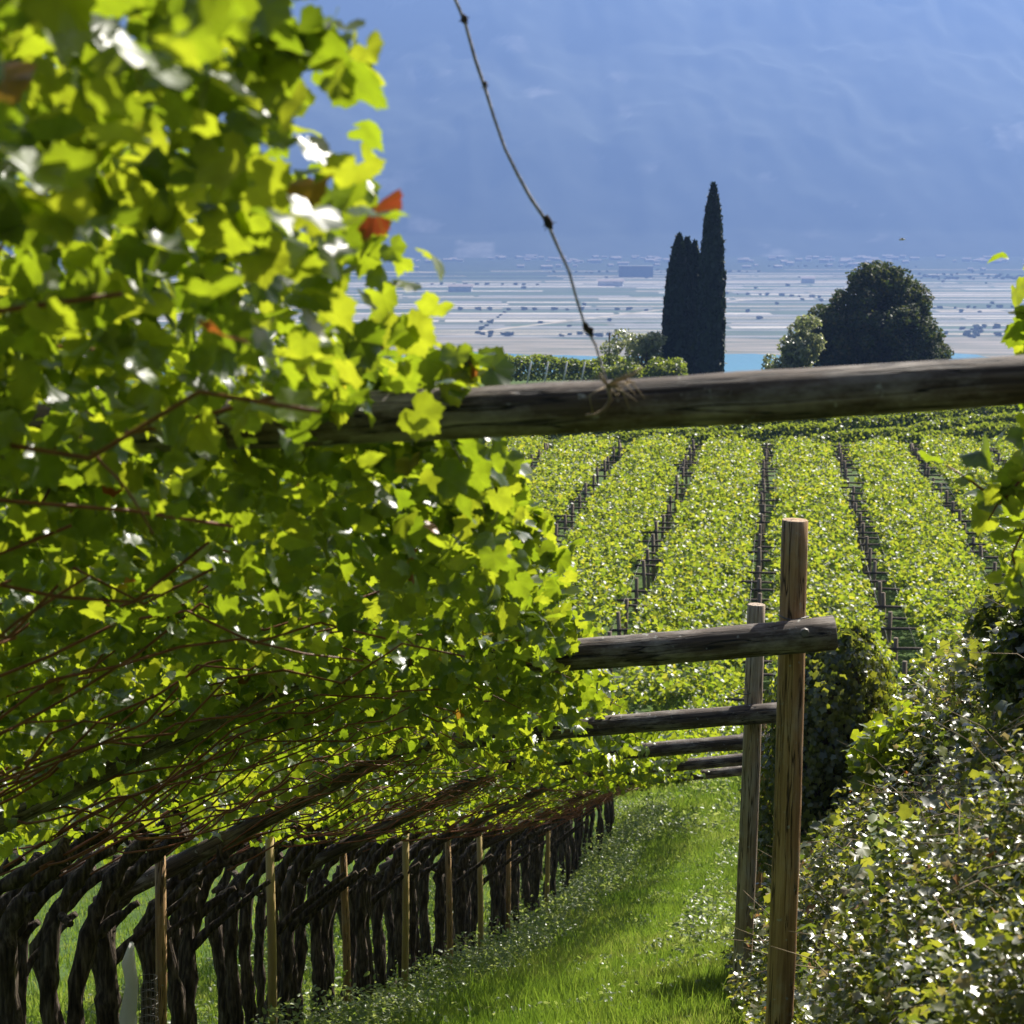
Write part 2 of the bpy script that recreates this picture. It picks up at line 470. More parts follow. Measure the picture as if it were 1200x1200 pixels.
# lake, reed belt and netted orchards on the valley floor
def sheet(name, rects, z, mats, mat_idx=None):
    v, f = [], []
    for (x0, y0, x1, y1, sk) in rects:
        b = len(v)
        v += [(x0, y0, z), (x1, y0 + sk, z), (x1, y1 + sk, z), (x0, y1, z)]; f.append((b, b + 1, b + 2, b + 3))
    m = bpy.data.meshes.new(name); m.from_pydata(v, [], f)
    for k in mats: m.materials.append(M[k])
    if mat_idx: m.polygons.foreach_set("material_index", mat_idx)
    m.update()
    return tag(link(name, m), kind="structure")

def shore(name, z, mat, pts):
    m = bpy.data.meshes.new(name); m.from_pydata([(x, y, z) for x, y in pts], [], [tuple(range(len(pts)))]); m.update()
    return tag(link(name, m, M[mat]), kind="structure")
shore("reed_ground", -149.98, 'reed', [(-900, 1500), (900, 1500), (900, 2330)] + [(900 - 60 * i, 2330 + 40 * math.sin(i * 1.3) + 30 * math.sin(i * .47)) for i in range(1, 30)] + [(-900, 2330)])
shore("lake", -149.9, 'water', [(-500, 1420), (500, 1420), (480, 1900)] + [(470 - 32 * i, 2075 + 25 * math.sin(i * .9) + 14 * math.sin(i * 2.1) - (70 if i > 26 else 0)) for i in range(30)])
rects, mids = [], []
y = 2350.0
while y < 4800:
    dep = random.uniform(26, 60) * (1 + (y - 2350) / 3500)
    x = -1500 + random.uniform(-100, 0)
    tone = random.random()
    while x < 1600:
        L = random.choice([random.uniform(90, 250), random.uniform(250, 800)])
        w = random.random()
        pale = float(np.interp(y, [2350, 3700, 4300, 4800], [.56, .50, .22, .06])); here = float(np.interp(y, [2350, 4000, 4800], [.94, .85, .35]))
        k = 0 if w < pale * .62 else 1 if w < pale else 2 if w < pale + .22 else 3
        if random.random() < here:
            rects.append((x, y + random.uniform(0, 6), x + L - 8, y + dep * random.uniform(.45, .85), random.uniform(-6, 6))); mids.append([0, 1, 2, 3][k] if random.random() < .9 else 3)
        x += L
    y += dep
sheet("orchard_fields", rects, -149.85, ['net_white', 'net_grey', 'crop_green', 'crop_straw'], mids)
# a track between the fields
rd = [(x0, y0, x1, y1) for x0, y0, x1, y1 in ((-40, 2450, 380, 3300), (250, 4000, 700, 2900))]
for (x0, y0, x1, y1) in rd:
    d = Vector((y1 - y0, -(x1 - x0), 0)).normalized() * 6
    m = bpy.data.meshes.new("farm_track")
    m.from_pydata([(x0 - d.x, y0 - d.y, -149.8), (x0 + d.x, y0 + d.y, -149.8), (x1 + d.x, y1 + d.y, -149.8), (x1 - d.x, y1 - d.y, -149.8)], [], [(0, 1, 2, 3)])
    tag(link("farm_track", m, M['crop_straw']), kind="structure")

# mountain across the valley
mx_ = np.linspace(-3800, 3800, 420); my_ = np.linspace(0, 1, 170)
MX, MT = np.meshgrid(mx_, my_)
foot = 6000 + 260 * (fbm(MX / 900, MX * 0, 21) - .5)
MY = foot + MT * 2000
rid = 1 - np.abs(2 * fbm(MX / 620 + 3, MT * 2.2 + MX / 2500, 5, 5) - 1)
gul = 1 - np.abs(2 * fbm(MX / 260, MT * 1.6, 15, 4) - 1)
prof = np.interp(MT, [0, .08, .3, .55, .72, 1], [0, .05, .33, .62, .93, 1.0])
MZ = -150.2 + prof * (1010 + 120 * (fbm(MX / 1500, MX * 0, 33) - .5)) + (rid - .6) * 190 * np.minimum(MT * 4, 1) + (gul - .6) * 60 * np.minimum(MT * 4, 1)
MZ = np.minimum(MZ, 930)
rock = .5 * np.clip((fbm(MX / 130, MZ / 60, 41, 6) - .60) * 14, 0, 1) * sstep(.52, .60, fbm(MX / 520, MZ / 200, 44, 3))
idx = np.arange(MX.size).reshape(MX.shape)
quads = np.stack([idx[:-1, :-1], idx[:-1, 1:], idx[1:, 1:], idx[1:, :-1]], -1).reshape(-1, 4)
me = bpy.data.meshes.new("mountain")
me.from_pydata(np.stack([MX, MY, MZ], -1).reshape(-1, 3).tolist(), [], quads.tolist())
me.polygons.foreach_set("use_smooth", np.ones(len(quads), dtype=bool))
a = me.attributes.new("rock", 'FLOAT', 'POINT'); a.data.foreach_set("value", rock.astype(np.float32).ravel())
me.update()
tag(link("mountain", me, M['mountain']), kind="structure")

# the air of the valley: one closed box round everything
mb = MB(); mb.box((0, 4050, 405), (8600, 8500, 1114))
hz = link("haze", mb.mesh("haze", False))
m, nt, out = new_mat("haze_air")
pv = nt.nodes.new("ShaderNodeVolumePrincipled")
pv.inputs["Density"].default_value = HAZE_DENSITY
pv.inputs["Color"].default_value = (*HAZE_COLOR, 1)
pv.inputs["Anisotropy"].default_value = HAZE_ANISO
nt.links.new(pv.outputs[0], out.inputs["Volume"])
hz.data.materials.append(m)
tag(hz, kind="stuff")

# ------------------------------------------------------------------ trees at the edge of the terrace
def gz(x, y): return float(ground_z(x, y))

def blob_crown(clumps, per, size, tmpl, rng, squash=.8, up=.4):
    parts = []
    for (cx, cy, cz, r) in clumps:
        n = int(per * r * r)
        d = rng.normal(size=(n, 3)); d /= np.linalg.norm(d, axis=1, keepdims=True)
        rad = r * rng.uniform(.45, 1.08, (n, 1)) ** .6
        c = np.array([cx, cy, cz]) + d * rad * np.array([1, 1, squash])
        nn = d * .7 + rng.normal(size=(n, 3)) * .6 + np.array([0, 0, up])
        parts.append(leaf_cloud(c, nn, rng.normal(size=(n, 3)) + np.array([0, 0, -.3]), size * rng.uniform(.6, 1.3, n), tmpl, rng=rng))
    return merge(parts)

def tree(name, base, label, cat, clumps, leafmat, trunk_r, per=260, size=.22, seed=1, squash=.85):
    rng = np.random.default_rng(seed); rr = random.Random(seed)
    t = thing(name, base, label, cat)
    v, tt, rn = blob_crown(clumps, per, size, OVAL, rng, squash)
    link("crown", tri_mesh("crown", v, tt, rn), M[leafmat], t)
    mb = MB()
    top = max(c[2] for c in clumps) * .75
    mb.tube([(0, 0, -.4), (.05, 0, top * .3), (-.1, .1, top * .6), (0, 0, top)], [trunk_r, trunk_r * .8, trunk_r * .5, trunk_r * .15], 9)
    for c in clumps[::3]:
        s = Vector((0, 0, top * rr.uniform(.2, .55)))
        e = Vector(c[:3])
        mb.tube([s, s.lerp(e, .5) + Vector((0, 0, .3)), e], [trunk_r * .4, trunk_r * .25, trunk_r * .08], 6)
    link("trunk", mb.mesh("trunk"), M['bark'], t)
    return t

# round dark tree: dome of clumps
rr = random.Random(4)
b = P(1022, 470, 176); b.z = gz(b.x, b.y)
sc_ = 177 / 2400.0
def px_clump(px, py, r, base, Y, dy=0): 
    q = P(px, py, Y); return (q.x - base.x, dy, q.z - base.z, r)
outline = {305: (1020, 1055), 320: (992, 1066), 345: (975, 1083), 370: (952, 1092), 395: (940, 1102), 415: (938, 1108), 435: (945, 1106)}
cl = []
for py in range(318, 446, 9):
    x0 = np.interp(py, list(outline), [o[0] for o in outline.values()]); x1 = np.interp(py, list(outline), [o[1] for o in outline.values()])
    half = (x1 - x0) / 2 * sc_
    n = max(2, int((x1 - x0) / 15))
    for i in range(n):
        r = rr.choice((rr.uniform(.5, .8), rr.uniform(.8, 1.35)))
        a = (i + rr.random()) / n
        px = x0 + 9 + (x1 - x0 - 18) * a
        hw = half * math.sqrt(max(0, 1 - (2 * a - 1) ** 2))
        for dy in (rr.uniform(-hw, -hw * .4), rr.uniform(-.3, .8) * hw):
            if rr.random() < .97: cl.append(px_clump(px, py + rr.uniform(-4, 4), r, b, 176, dy))
tree("round_tree", b, "big round dark green tree on the terrace edge right of the cypresses", "tree", cl, 'dark_tree_leaf', .45, 190, .20, 5)
b = P(925, 470, 167); b.z = gz(b.x, b.y)
cl = [px_clump(rr.uniform(902, 955), rr.uniform(398, 440), rr.uniform(.6, 1.1), b, 167, rr.uniform(-1.8, 1)) for _ in range(26)]
cl += [px_clump(rr.uniform(925, 962), rr.uniform(375, 402), rr.uniform(.6, .9), b, 167, rr.uniform(-1.5, 1)) for _ in range(9)]
tree("pale_tree", b, "pale olive bush-like tree against the left flank of the round dark tree", "tree", cl, 'pale_tree_leaf', .2, 210, .2, 6)
b = P(752, 470, 182); b.z = gz(b.x, b.y)
cl = [px_clump(rr.gauss(752, 15), rr.uniform(396, 450), rr.uniform(.6, 1.1), b, 182, rr.uniform(-1.5, 1.5)) for _ in range(26)]
tree("olive_green_tree", b, "small olive green tree standing just left of the cypresses", "tree", cl, 'pale_tree_leaf', .2, 190, .2, 8)
for i, (px, py, w, h, Y, lab) in enumerate([(785, 438, 16, 12, 168, "low green shrub at the foot of the left cypress"),
                                  (735, 445, 30, 12, 168, "wide low shrub below the small olive green tree")]):
    b = P(px, 475, Y); b.z = gz(b.x, b.y)
    cl = [px_clump(px + rr.uniform(-w, w), py + rr.uniform(-h, h), rr.uniform(.5, .9), b, Y, rr.uniform(-1, 1)) for _ in range(18)]
    tree("shrub", b, lab, "shrub", cl, 'hedge_leaf', .1, 220, .18, 20 + i)

def cypress(px_list, Y, label, seed):
    """px_list: spires as (x, top y, half width px)"""
    rng = np.random.default_rng(seed)
    b = P(px_list[0][0], 470, Y); b.z = gz(b.x, b.y)
    t = thing("cypress", b, label, "cypress")
    parts = []
    core = MB()
    for (px, py, hw, dyo) in px_list:
        q = P(px, py, Y); H = q.z - b.z; ox = q.x - b.x; Rm = hw * Y / 2400.0
        prof = lambda h: Rm * np.interp(h, [0, .08, .3, .55, .8, .93, 1], [.75, .92, 1, .95, .66, .36, .05])
        n = int(5200 * hw / 15 * H / 18)
        h = rng.uniform(0, 1, n) ** .9; th = rng.uniform(0, 6.283, n)
        rad = prof(h) * rng.uniform(.82, 1.10, n) * (1 + .22 * (fbm(th * 1.5 + px, h * 26, seed, 3) - .5))
        c = np.stack([ox + rad * np.cos(th), dyo + rad * np.sin(th), h * H], -1)
        outw = np.stack([np.cos(th), np.sin(th), 0 * th + .1], -1)
        parts.append(leaf_cloud(c, outw + rng.normal(size=(n, 3)) * .5, np.array([0, 0, 1.]) + outw * .25 + rng.normal(size=(n, 3)) * .2, rng.uniform(.2, .45, n), OVAL, rng=rng))
        hs = np.linspace(0, .97, 16)
        core.tube([(ox, dyo, hh * H) for hh in hs], [float(prof(hh)) * .84 for hh in hs], 12, wob=.06)
    v, tt, rn = merge(parts)
    cr = link("crown", tri_mesh("crown", v, tt, rn), M['cypress_leaf'], t)
    link("branch_mass", core.mesh("branch_mass"), M['cypress_core'], cr)
    mb = MB(); mb.tube([(0, 0, -.5), (0, 0, 2)], [.3, .22], 8)
    link("trunk", mb.mesh("trunk"), M['bark'], t)
cypress([(836, 217, 14.5, 0)], 180, "tall slim pointed cypress, the right-hand and higher of the pair", 31)
cypress([(796, 277, 16, 0), (806, 281, 15, .4), (815, 285, 12, .6), (823, 322, 8, .8), (790, 300, 12, -.4)], 184, "broad blunt-topped dark cypress left of the taller pointed one", 32)

# ------------------------------------------------------------------ valley: houses, hall, trees
def house_mesh(w, d, h, rf):
    mb = MB(); mb.box((0, 0, h / 2), (w, d, h))
    return mb
def house_proto(name):
    w, d, h = 16, 11, 8
    t = thing(name, (0, 0, 0))
    mb = MB(); mb.box((0, 0, h / 2), (w, d, h)); link("wall", mb.mesh("wall", False), M['house_wall'], t)
    m = bpy.data.meshes.new("roof")
    e = 1.0
    m.from_pydata([(-w/2 - e, -d/2 - e, h + .02), (w/2 + e, -d/2 - e, h + .02), (w/2 + e, d/2 + e, h + .02), (-w/2 - e, d/2 + e, h + .02), (-w/2 - e, 0, h + 4), (w/2 + e, 0, h + 4)], [],
                  [(0, 1, 5, 4), (3, 4, 5, 2), (0, 4, 3), (1, 2, 5), (0, 3, 2, 1)])
    link("roof", m, M['house_roof'], t)
    return t
hp = house_proto("village_house")
hr = random.Random(12)
first = True
for i in range(300):
    Y = hr.choice([hr.uniform(4700, 5900), hr.uniform(5350, 5900)])
    px = hr.uniform(470, 1215)
    cl_ = math.sin(px * .021) + math.sin(px * .05 + 1)
    if hr.random() > .55 + .3 * cl_: continue
    x = (px - 600) / 2400 * Y
    z = -150
    lab = "tiny pale house in the hazy village at the foot of the mountain"
    if first:
        hp.location = (x, Y, z); tag(hp, lab, "house", "village houses at the foot of the mountain"); first = False; o = hp
    else:
        o = copy_thing(hp, (x, Y, z))
    o.rotation_euler = (0, 0, hr.uniform(-.6, .6)); k = hr.uniform(.5, 1.15); o.scale = (k * hr.uniform(.8, 1.8), k, k * .8)
t = thing("farm_hall", (P(745, 330, 4350).x, 4350, -150), "long blue-grey hall block alone among the valley fields", "hall")
mb = MB(); mb.box((0, 0, 11), (70, 40, 22)); link("wall", mb.mesh("wall", False), M['hall_wall'], t)
mb = MB(); mb.box((0, 0, 22.6), (72, 42, 1.2)); link("roof", mb.mesh("roof", False), M['net_grey'], t)
# pale farm buildings
for i, (px, Y, w, lab) in enumerate([(715, 3850, 46, "pale long farm shed in the fields just below the hall block"), (945, 4000, 26, "pale farm shed in the valley right of the cypresses"), (540, 3600, 40, "pale farm shed among the valley fields close to the vine leaves")]):
    o = copy_thing(hp, ((px - 600) / 2400 * Y, Y, -150), lab); o.scale = (w / 16, 1.6, 1.1); o["group"] = "farm sheds in the valley"; o["category"] = "shed"; o.name = "farm_shed"
rng = np.random.default_rng(77)
cl = [(rng.uniform(-4, 4), rng.uniform(-4, 4), rng.uniform(3, 9), rng.uniform(2, 3.2)) for _ in range(9)]
v, tt, rn = blob_crown(cl, 16, 1.1, OVAL, rng)
vt = tri_mesh("valley_tree", v, tt, rn)
spots = []
for _ in range(34): spots.append((hr.uniform(500, 1220), hr.uniform(2380, 5000), 0))
for _ in range(60): spots.append((hr.uniform(1072, 1230), hr.uniform(4150, 4500), 1))
for _ in range(18): spots.append((hr.uniform(560, 720), hr.uniform(2340, 2400), 2))
for _ in range(26): spots.append((hr.uniform(1105, 1215), hr.uniform(2330, 2560), 3))
for (pa, pb, Ya, Yb, n_) in ((500, 760, 2950, 2960, 14), (850, 1000, 3500, 3300, 12), (640, 900, 4600, 4650, 22), (480, 640, 3900, 3880, 12), (1090, 1220, 3000, 3040, 10), (900, 1080, 5050, 5000, 16), (560, 600, 2420, 3000, 9)):
    for q_ in range(n_):      # hedgerows
        f_ = (q_ + hr.uniform(-.3, .3)) / n_
        spots.append((pa + (pb - pa) * f_, Ya + (Yb - Ya) * f_, 4))
tree_lab = ["tiny hazy tree dotted alone among the pale valley fields", "tiny hazy tree in the wood at the far right of the valley", "tiny tree on the reed shore beyond the left arm of the lake", "tiny tree on the near edge of the valley fields at the right", "tiny tree in a thin hedgerow between the valley fields"]
for (px, Y, g_) in spots:
    o = link("valley_tree", vt, M['dark_tree_leaf'], None, ((px - 600) / 2400 * Y, Y, -150.6))
    k = hr.uniform(.28, .62); o.scale = (k * 1.7, k * 1.2, k * .9); o.rotation_euler = (0, 0, hr.uniform(0, 6))
    tag(o, tree_lab[g_], "tree", "far trees on the valley floor")

# ------------------------------------------------------------------ far terrace: vine strips with pergola lines between
FIELD = Vector((.128, 1, -.0167)).normalized()
def canopy_z(Y): return -(11.5 + .0167 * Y)
def alley_x(k, Y): return 14.2 + 4.05 * k + .128 * (Y - 113)
Y0F, Y1F = 49.0, 113.0
def strip_mesh(seed, L=64.5, W=3.22):
    rng = np.random.default_rng(seed)
    n = int(L * W * 200)
    u = rng.uniform(0, L, n); w = rng.uniform(-.5, .5, n)
    # ragged sides
    w = w * (1 + .34 * (fbm(u * .7, w * 0 + np.sign(w) * 5, seed, 4) - .5) * 2)
    keep = fbm(u * .9, w * 4, seed + 3) + rng.normal(0, .08, n) > .36
    u, w = u[keep], w[keep]; n = len(u)
    z = .30 * (1 - (2 * w) ** 2) + .55 * (fbm(u * 1.5, w * 5, seed + 7, 3) - .5) + .34 * rng.random(n) ** 4 - .25 * rng.random(n) ** 2
    c = np.stack([w * W + .128 * u, u, z - .0167 * u], -1)
    nn = np.where(rng.random((n, 1)) < .25, np.array([[.2, -.3, .8]]), np.array([[.15, .3, .7]])) + rng.normal(size=(n, 3)) * .5
    v, t, r = leaf_cloud(c, nn, rng.normal(size=(n, 3)) + np.array([0, 0, -.4]), rng.uniform(.065, .125, n), GRAPE_FAR, rng=rng)
    return tri_mesh("vine_strip_foliage", v, t, r)
strips = [strip_mesh(50), strip_mesh(60), strip_mesh(70)]
names = {-6: "far left", -5: "left", -4: "left"}
strip_lab = {
 -7: "far vine strip mostly hidden behind the left canopy, outermost on that side", -6: "far vine strip behind the left canopy, next to the outermost", -5: "far vine strip seen only through the vine leaves at left",
 -4: "far vine strip just behind the edge of the leafy near canopy", -3: "far vine strip in sun, first one clear of the near canopy at left",
 -2: "sunlit far vine strip left of the long dark alley that leans left", -1: "wide sunlit far vine strip left of the upright ladder-like alley", 0: "sunlit far vine strip behind the tall front post's top",
 1: "sunlit far vine strip right of the alley that slants to the ivy mound", 2: "far vine strip running to the leafy bank at right", 3: "far vine strip partly behind the vine sprig at right",
 4: "far vine strip at the right border, mostly behind the bank", 5: "far vine strip beyond the right border of the sprig"}
for j, k in enumerate(range(-5, 5)):
    o = link("vine_strip", strips[j % 3], M['field_leaf'])
    yy = Y0F + [0, .8, -.5][j % 3] + max(0, k - 1) * 1.0
    # strips start a little later beside the near path
    if k <= -2: yy += 2.5
    o.location = (alley_x(k, yy) + 2.0, yy, canopy_z(yy))
    tag(o, strip_lab[k], "vine row", "sunlit vine strips on the far terrace")

pr = MB(); pr.tube([(0, 0, -2.3), (.01, 0, -1), (0, .01, .42)], [.075, .07, .065], 8); post_me = pr.mesh("post")
pr = MB(); pr.tube([(-1, 0, 0), (-.3, .01, .012), (.3, 0, .01), (1, 0, 0)], [.055, .05, .05, .045], 7); bar_me = pr.mesh("crossbar")
pr = MB(); pr.tube([(0, 0, 0), (.25, -.7, -1.3)], [.05, .05], 7); brace_me = pr.mesh("brace")
ar = random.Random(3)
al_lab = {-4: "far pergola line nearly hidden by the near vine leaves", -3: "short dark pergola line just right of the near canopy edge", -2: "dark pergola line of stepped posts, second from the near canopy",
          -1: "long dark pergola line leaning left with many posts and rungs", 0: "upright ladder-like pergola line running down behind the front posts", 1: "pergola line of posts slanting down right towards the bank",
          2: "pergola line at right with wide dark rungs above the bank", 3: "pergola line at far right behind the vine sprig", 4: "pergola line at the right border beyond the sprig"}
for k in range(-4, 4):
    y = Y0F + (1 if k > -2 else 4)
    root = thing("pergola_line", (alley_x(k, y), y, canopy_z(y)), al_lab[k], "pergola", "pergola lines between the far vine strips")
    yy = y
    while yy < Y1F:
        lx, ly, lz = alley_x(k, yy) - alley_x(k, y), yy - y, canopy_z(yy) - canopy_z(y)
        p = link("post", post_me, M['field_post'], root, (lx - .12 + ar.uniform(-.08, .08), ly + .08, lz + ar.uniform(-.15, .12)))
        p.rotation_euler = (ar.uniform(-.05, .05), ar.uniform(-.06, .06), ar.uniform(0, 6))
        for q in range(2):
            if q == 1 and ar.random() < .35: continue
            g = link("crossbar", bar_me, M['field_bar'], root, (lx + ar.uniform(-.12, .25), ly + q * 1.62 + ar.uniform(-.1, .1), lz + .02 + ar.uniform(-.08, .06) - q * .0167 * 1.6))
            g.rotation_euler = (0, ar.uniform(-.05, .05), ar.uniform(-.06, .06)); g.scale = (ar.uniform(.4, .85), .85, .85)
        yy += 3.3
    g = link("brace", brace_me, M['plastic'] if k in (1, 2) else M['field_post'], root, (alley_x(k, Y1F) - alley_x(k, y) - .1, Y1F - y, canopy_z(Y1F) - canopy_z(y) + .3))
    wm = MB()
    for dx in (-.35, .4): wm.tube([(dx, 0, .03), (.128 * (Y1F - y) + dx, Y1F - y, -.0167 * (Y1F - y) + .03)], .006, 4)
    link("wire", wm.mesh("wire"), M['wire'], root)

# second field beyond: hedge-like rows crossing diagonally, then a line of trained vines at the edge
def hedge_mesh(seed, L, h, w, dens, size):
    rng = np.random.default_rng(seed)
    n = int(L * dens)
    u = rng.uniform(0, L, n)
    hh = h * (.75 + .5 * fbm(u * .5, u * 0, seed))
    z = rng.uniform(.1, 1, n) ** .7 * hh; y = rng.normal(0, w, n) * (1.1 - .5 * z / h)
    c = np.stack([u, y, z], -1)
    nn = rng.normal(size=(n, 3)) * .7 + np.array([.1, .1, .6])
    v, t, r = leaf_cloud(c, nn, rng.normal(size=(n, 3)), rng.uniform(.10, .19, n), GRAPE_FAR, rng=rng)
    return tri_mesh("hedge_row", v, t, r)
HD = Vector((.69, .72, 0)).normalized()
hm = [hedge_mesh(80 + i, 64, 1.35, .30, 330, .15) for i in range(2)]
ang = math.atan2(HD.y, HD.x)
for i in range(13):
    # start points step away from the camera
    base = Vector((-52 + i * 5.4, 121 - i * .0, 0)) + Vector((0, 0, 0))
    base = Vector((-30 + i * 6.6, 117.5 + 1.0 * (i % 2), 0)) if i > -1 else base
    z0 = -(13.5 + .0167 * base.y)
    o = link("vine_row", hm[i % 2], M['hedge_leaf'], None, (base.x, base.y, z0))
    o.rotation_euler = (0, math.atan(.0167 * HD.y), ang)
    tag(o, "low diagonal vine row on the terrace between the strips and the trees", "vine row", "diagonal vine rows beyond the far strips")

t = thing("trained_vine_row", (P(585, 440, 190).x, 190, -16.7), "leafy vine row with pale slanting posts below the lake, left of the trees", "vine row")
hmesh = hedge_mesh(99, 13, 2.7, .9, 520, .15)
link("foliage", hmesh, M['hedge_leaf'], t)
for i, px in enumerate((616, 636, 658, 679, 699)):
    q = P(px, 452, 187.5)
    mb = MB(); mb.tube([(0, 0, -.6), (.5, 0, 2.2)], .075, 6)
    link("post", mb.mesh("post"), M['plastic'], t, (q.x - t.location.x, -2.5, q.z - t.location.z))
mb = MB(); mb.tube([(0, 0, 0), (.05, 0, 4.4)], .09, 6)
link("end_post", mb.mesh("end_post"), M['field_bar'], t, (P(713, 440, 190).x - t.location.x, -.5, .6))

# ------------------------------------------------------------------ near pergola frames
FY = [4.2, 8.6, 13.0, 17.4, 21.8, 26.2, 30.6, 35.0, 39.4]
wr = random.Random(21)
def log(name, p0, p1, r0, r1, mat, parent, n=14, seg=14, wob=.03, bow=0.02):
    """a log whose own z axis runs along it"""
    p0, p1 = Vector(p0), Vector(p1); d = p1 - p0; L = d.length
    mb = MB(); pts, rad = [], []
    ph = wr.uniform(0, 6)
    for i in range(seg + 1):
        a = i / seg
        pts.append((bow * math.sin(a * 5 + ph) * L * .12, bow * math.cos(a * 4.1 + ph) * L * .12, a * L)); rad.append((r0 + (r1 - r0) * a) * (1 + wr.uniform(-wob, wob)))
    # eased ends
    pts = [(pts[0][0], pts[0][1], 0)] + [(pts[0][0], pts[0][1], .004)] + pts[1:-1] + [(pts[-1][0], pts[-1][1], L - .004), (pts[-1][0], pts[-1][1], L)]
    rad = [rad[0] - .005, rad[0]] + rad[1:-1] + [rad[-1], rad[-1] - .005]
    mb.tube(pts, rad, n, wob=.025, rng=wr)
    o = link(name, mb.mesh(name), M[mat], parent)
    o.rotation_mode = 'QUATERNION'; o.rotation_quaternion = d.to_track_quat('Z', 'Y'); o.location = p0 - parent.location
    return o
frame_lab = {
 4.2: "nearest pergola frame, its grey log beam crossing the whole picture",
 8.6: "pergola frame with the tallest brown post and a heavy beam ending just beyond it",
 13.0: "pergola frame with the shorter greyish post behind the tall brown one",
 17.4: "pergola frame with a thick dark beam just beyond the greyish post",
 21.8: "pergola frame over the grass path with the fifth beam from the front",
 26.2: "pergola frame over the grass path with the sixth beam from the front",
 30.6: "pergola frame far down the path, third from its end", 35.0: "pergola frame far down the path, second from its end", 39.4: "pergola frame at the far end of the grass path"}
def ring(name, c, r, axis, parent, rw=.0035):
    mb = MB(); ax = Vector(axis).normalized(); a = ax.orthogonal().normalized(); b2 = ax.cross(a)
    pts = [Vector(c) + (a * math.cos(t) + b2 * math.sin(t)) * r + ax * .004 * math.sin(3 * t) for t in [2 * math.pi * i / 24 for i in range(25)]]
    mb.tube(pts, rw, 5, cap=False)
    return link(name, mb.mesh(name), M['wire'], parent)
for Y in FY:
    X = float(postx(Y)); zr = float(roof_z(Y)); off = .085
    if Y == 4.2:
        X = 1.34
        root = thing("vine_pergola", (X, Y, gz(X, Y)), frame_lab[Y], "pergola", "pergola frames along the path")
        log("post", (X, Y, gz(X, Y) - .2), (X - .02, Y, P(1330, 436, Y).z + .45), .06, .055, 'post_wood', root)
        log("beam", P(-420, 531, Y - .1), P(1400, 430, Y - .1), .056, .050, 'old_wood', root, 18, 24, bow=.03)
        log("rafter", P(-1500, 960, Y + .03), P(-330, 525, Y + .02), .06, .055, 'old_wood', root)
        continue
    root = thing("vine_pergola", (X, Y, gz(X, Y)), frame_lab[Y], "pergola", "pergola frames along the path")
    far = Y > 15
    if Y == 8.6:
        pb, pt = P(910, 1270, Y), P(933, 609, Y)
        log("post", pb, pt, .062, .056, 'post_wood', root, 20, 20, wob=.012)
        bl, br = P(318, 796, Y - .13), P(978, 740, Y - .13)
        log("beam", bl, br, .062, .072, 'old_wood', root, 20, 22, bow=.03)
        log("rafter", P(-330, 1124, Y + .02), P(398, 766, Y + .02), .066, .062, 'old_wood', root, 16, 18)
        c = P(930, 722, Y); ring("wire_tie", c - root.location, .064, (pt - pb), root)
        mb = MB(); q = P(943, 741, Y - .205); mb.tube([q - root.location, q + Vector((0, -.015, 0)) - root.location], [.02, .016], 8); link("bolt", mb.mesh("bolt"), M['wire'], root)
    else:
        if Y == 13.0:
            pb, pt = P(867, 1192, Y), P(887, 708, Y)
        else:
            pb = Vector((X - .02, Y, gz(X, Y) - .15)); pt = Vector((X + .03, Y, zr + wr.uniform(.1, .55)))
        log("post", pb, pt, .064, .058, 'grey_post_wood' if Y == 13 else 'post_wood', root, 16, 16, wob=.015)
        e = wr.uniform(.1, .28); s0 = -2.2
        log("beam", (X + s0, Y - .12, zr + .08 * s0 - .03), (X + e, Y - .12, zr + .02), .060, .068, 'old_wood', root, 16, 18, bow=.03, wob=.05)
        ring("wire_tie", Vector((X + .01, Y, zr + .12)) - root.location, .068, (0, 0, 1), root)
        log("rafter", (X - 4.25, Y + .02, zr + float(roof_prof(-4.25)) - .05), (X - 1.85, Y + .02, zr - .06), .062, .055, 'old_wood', root, 14, 14)
        if Y == 13.0:   # a second, slimmer prop beam at the far frames shows as a strut
            pass
# diagonal strut on the frame beyond the greyish post
# trellis wires over the frames
for i, s in enumerate((-3.4, -2.7, -2.0, -1.4, -.95)):
    mb = MB(); pts = []
    for Y in np.arange(4.2, 40.5, 1.1):
        pts.append((float(postx(Y)) + s, Y, float(roof_z(Y)) + float(roof_prof(s)) + .05 - .03 * abs(math.sin(Y * math.pi / 4.4))))
    p0 = Vector(pts[0]); mb.tube([Vector(p) - p0 for p in pts], .0022, 4)
    o = link("trellis_wire", mb.mesh("trellis_wire"), M['wire'], None, p0)
    tag(o, ["thin wire nearest the vine trunks under the sloping roof", "thin wire halfway up the sloping vine roof", "thin wire along the bend of the vine roof", "thin wire along the middle of the level vine roof",
            "thin wire along the outer edge of the leaves"][i], "wire", "trellis wires along the pergola")

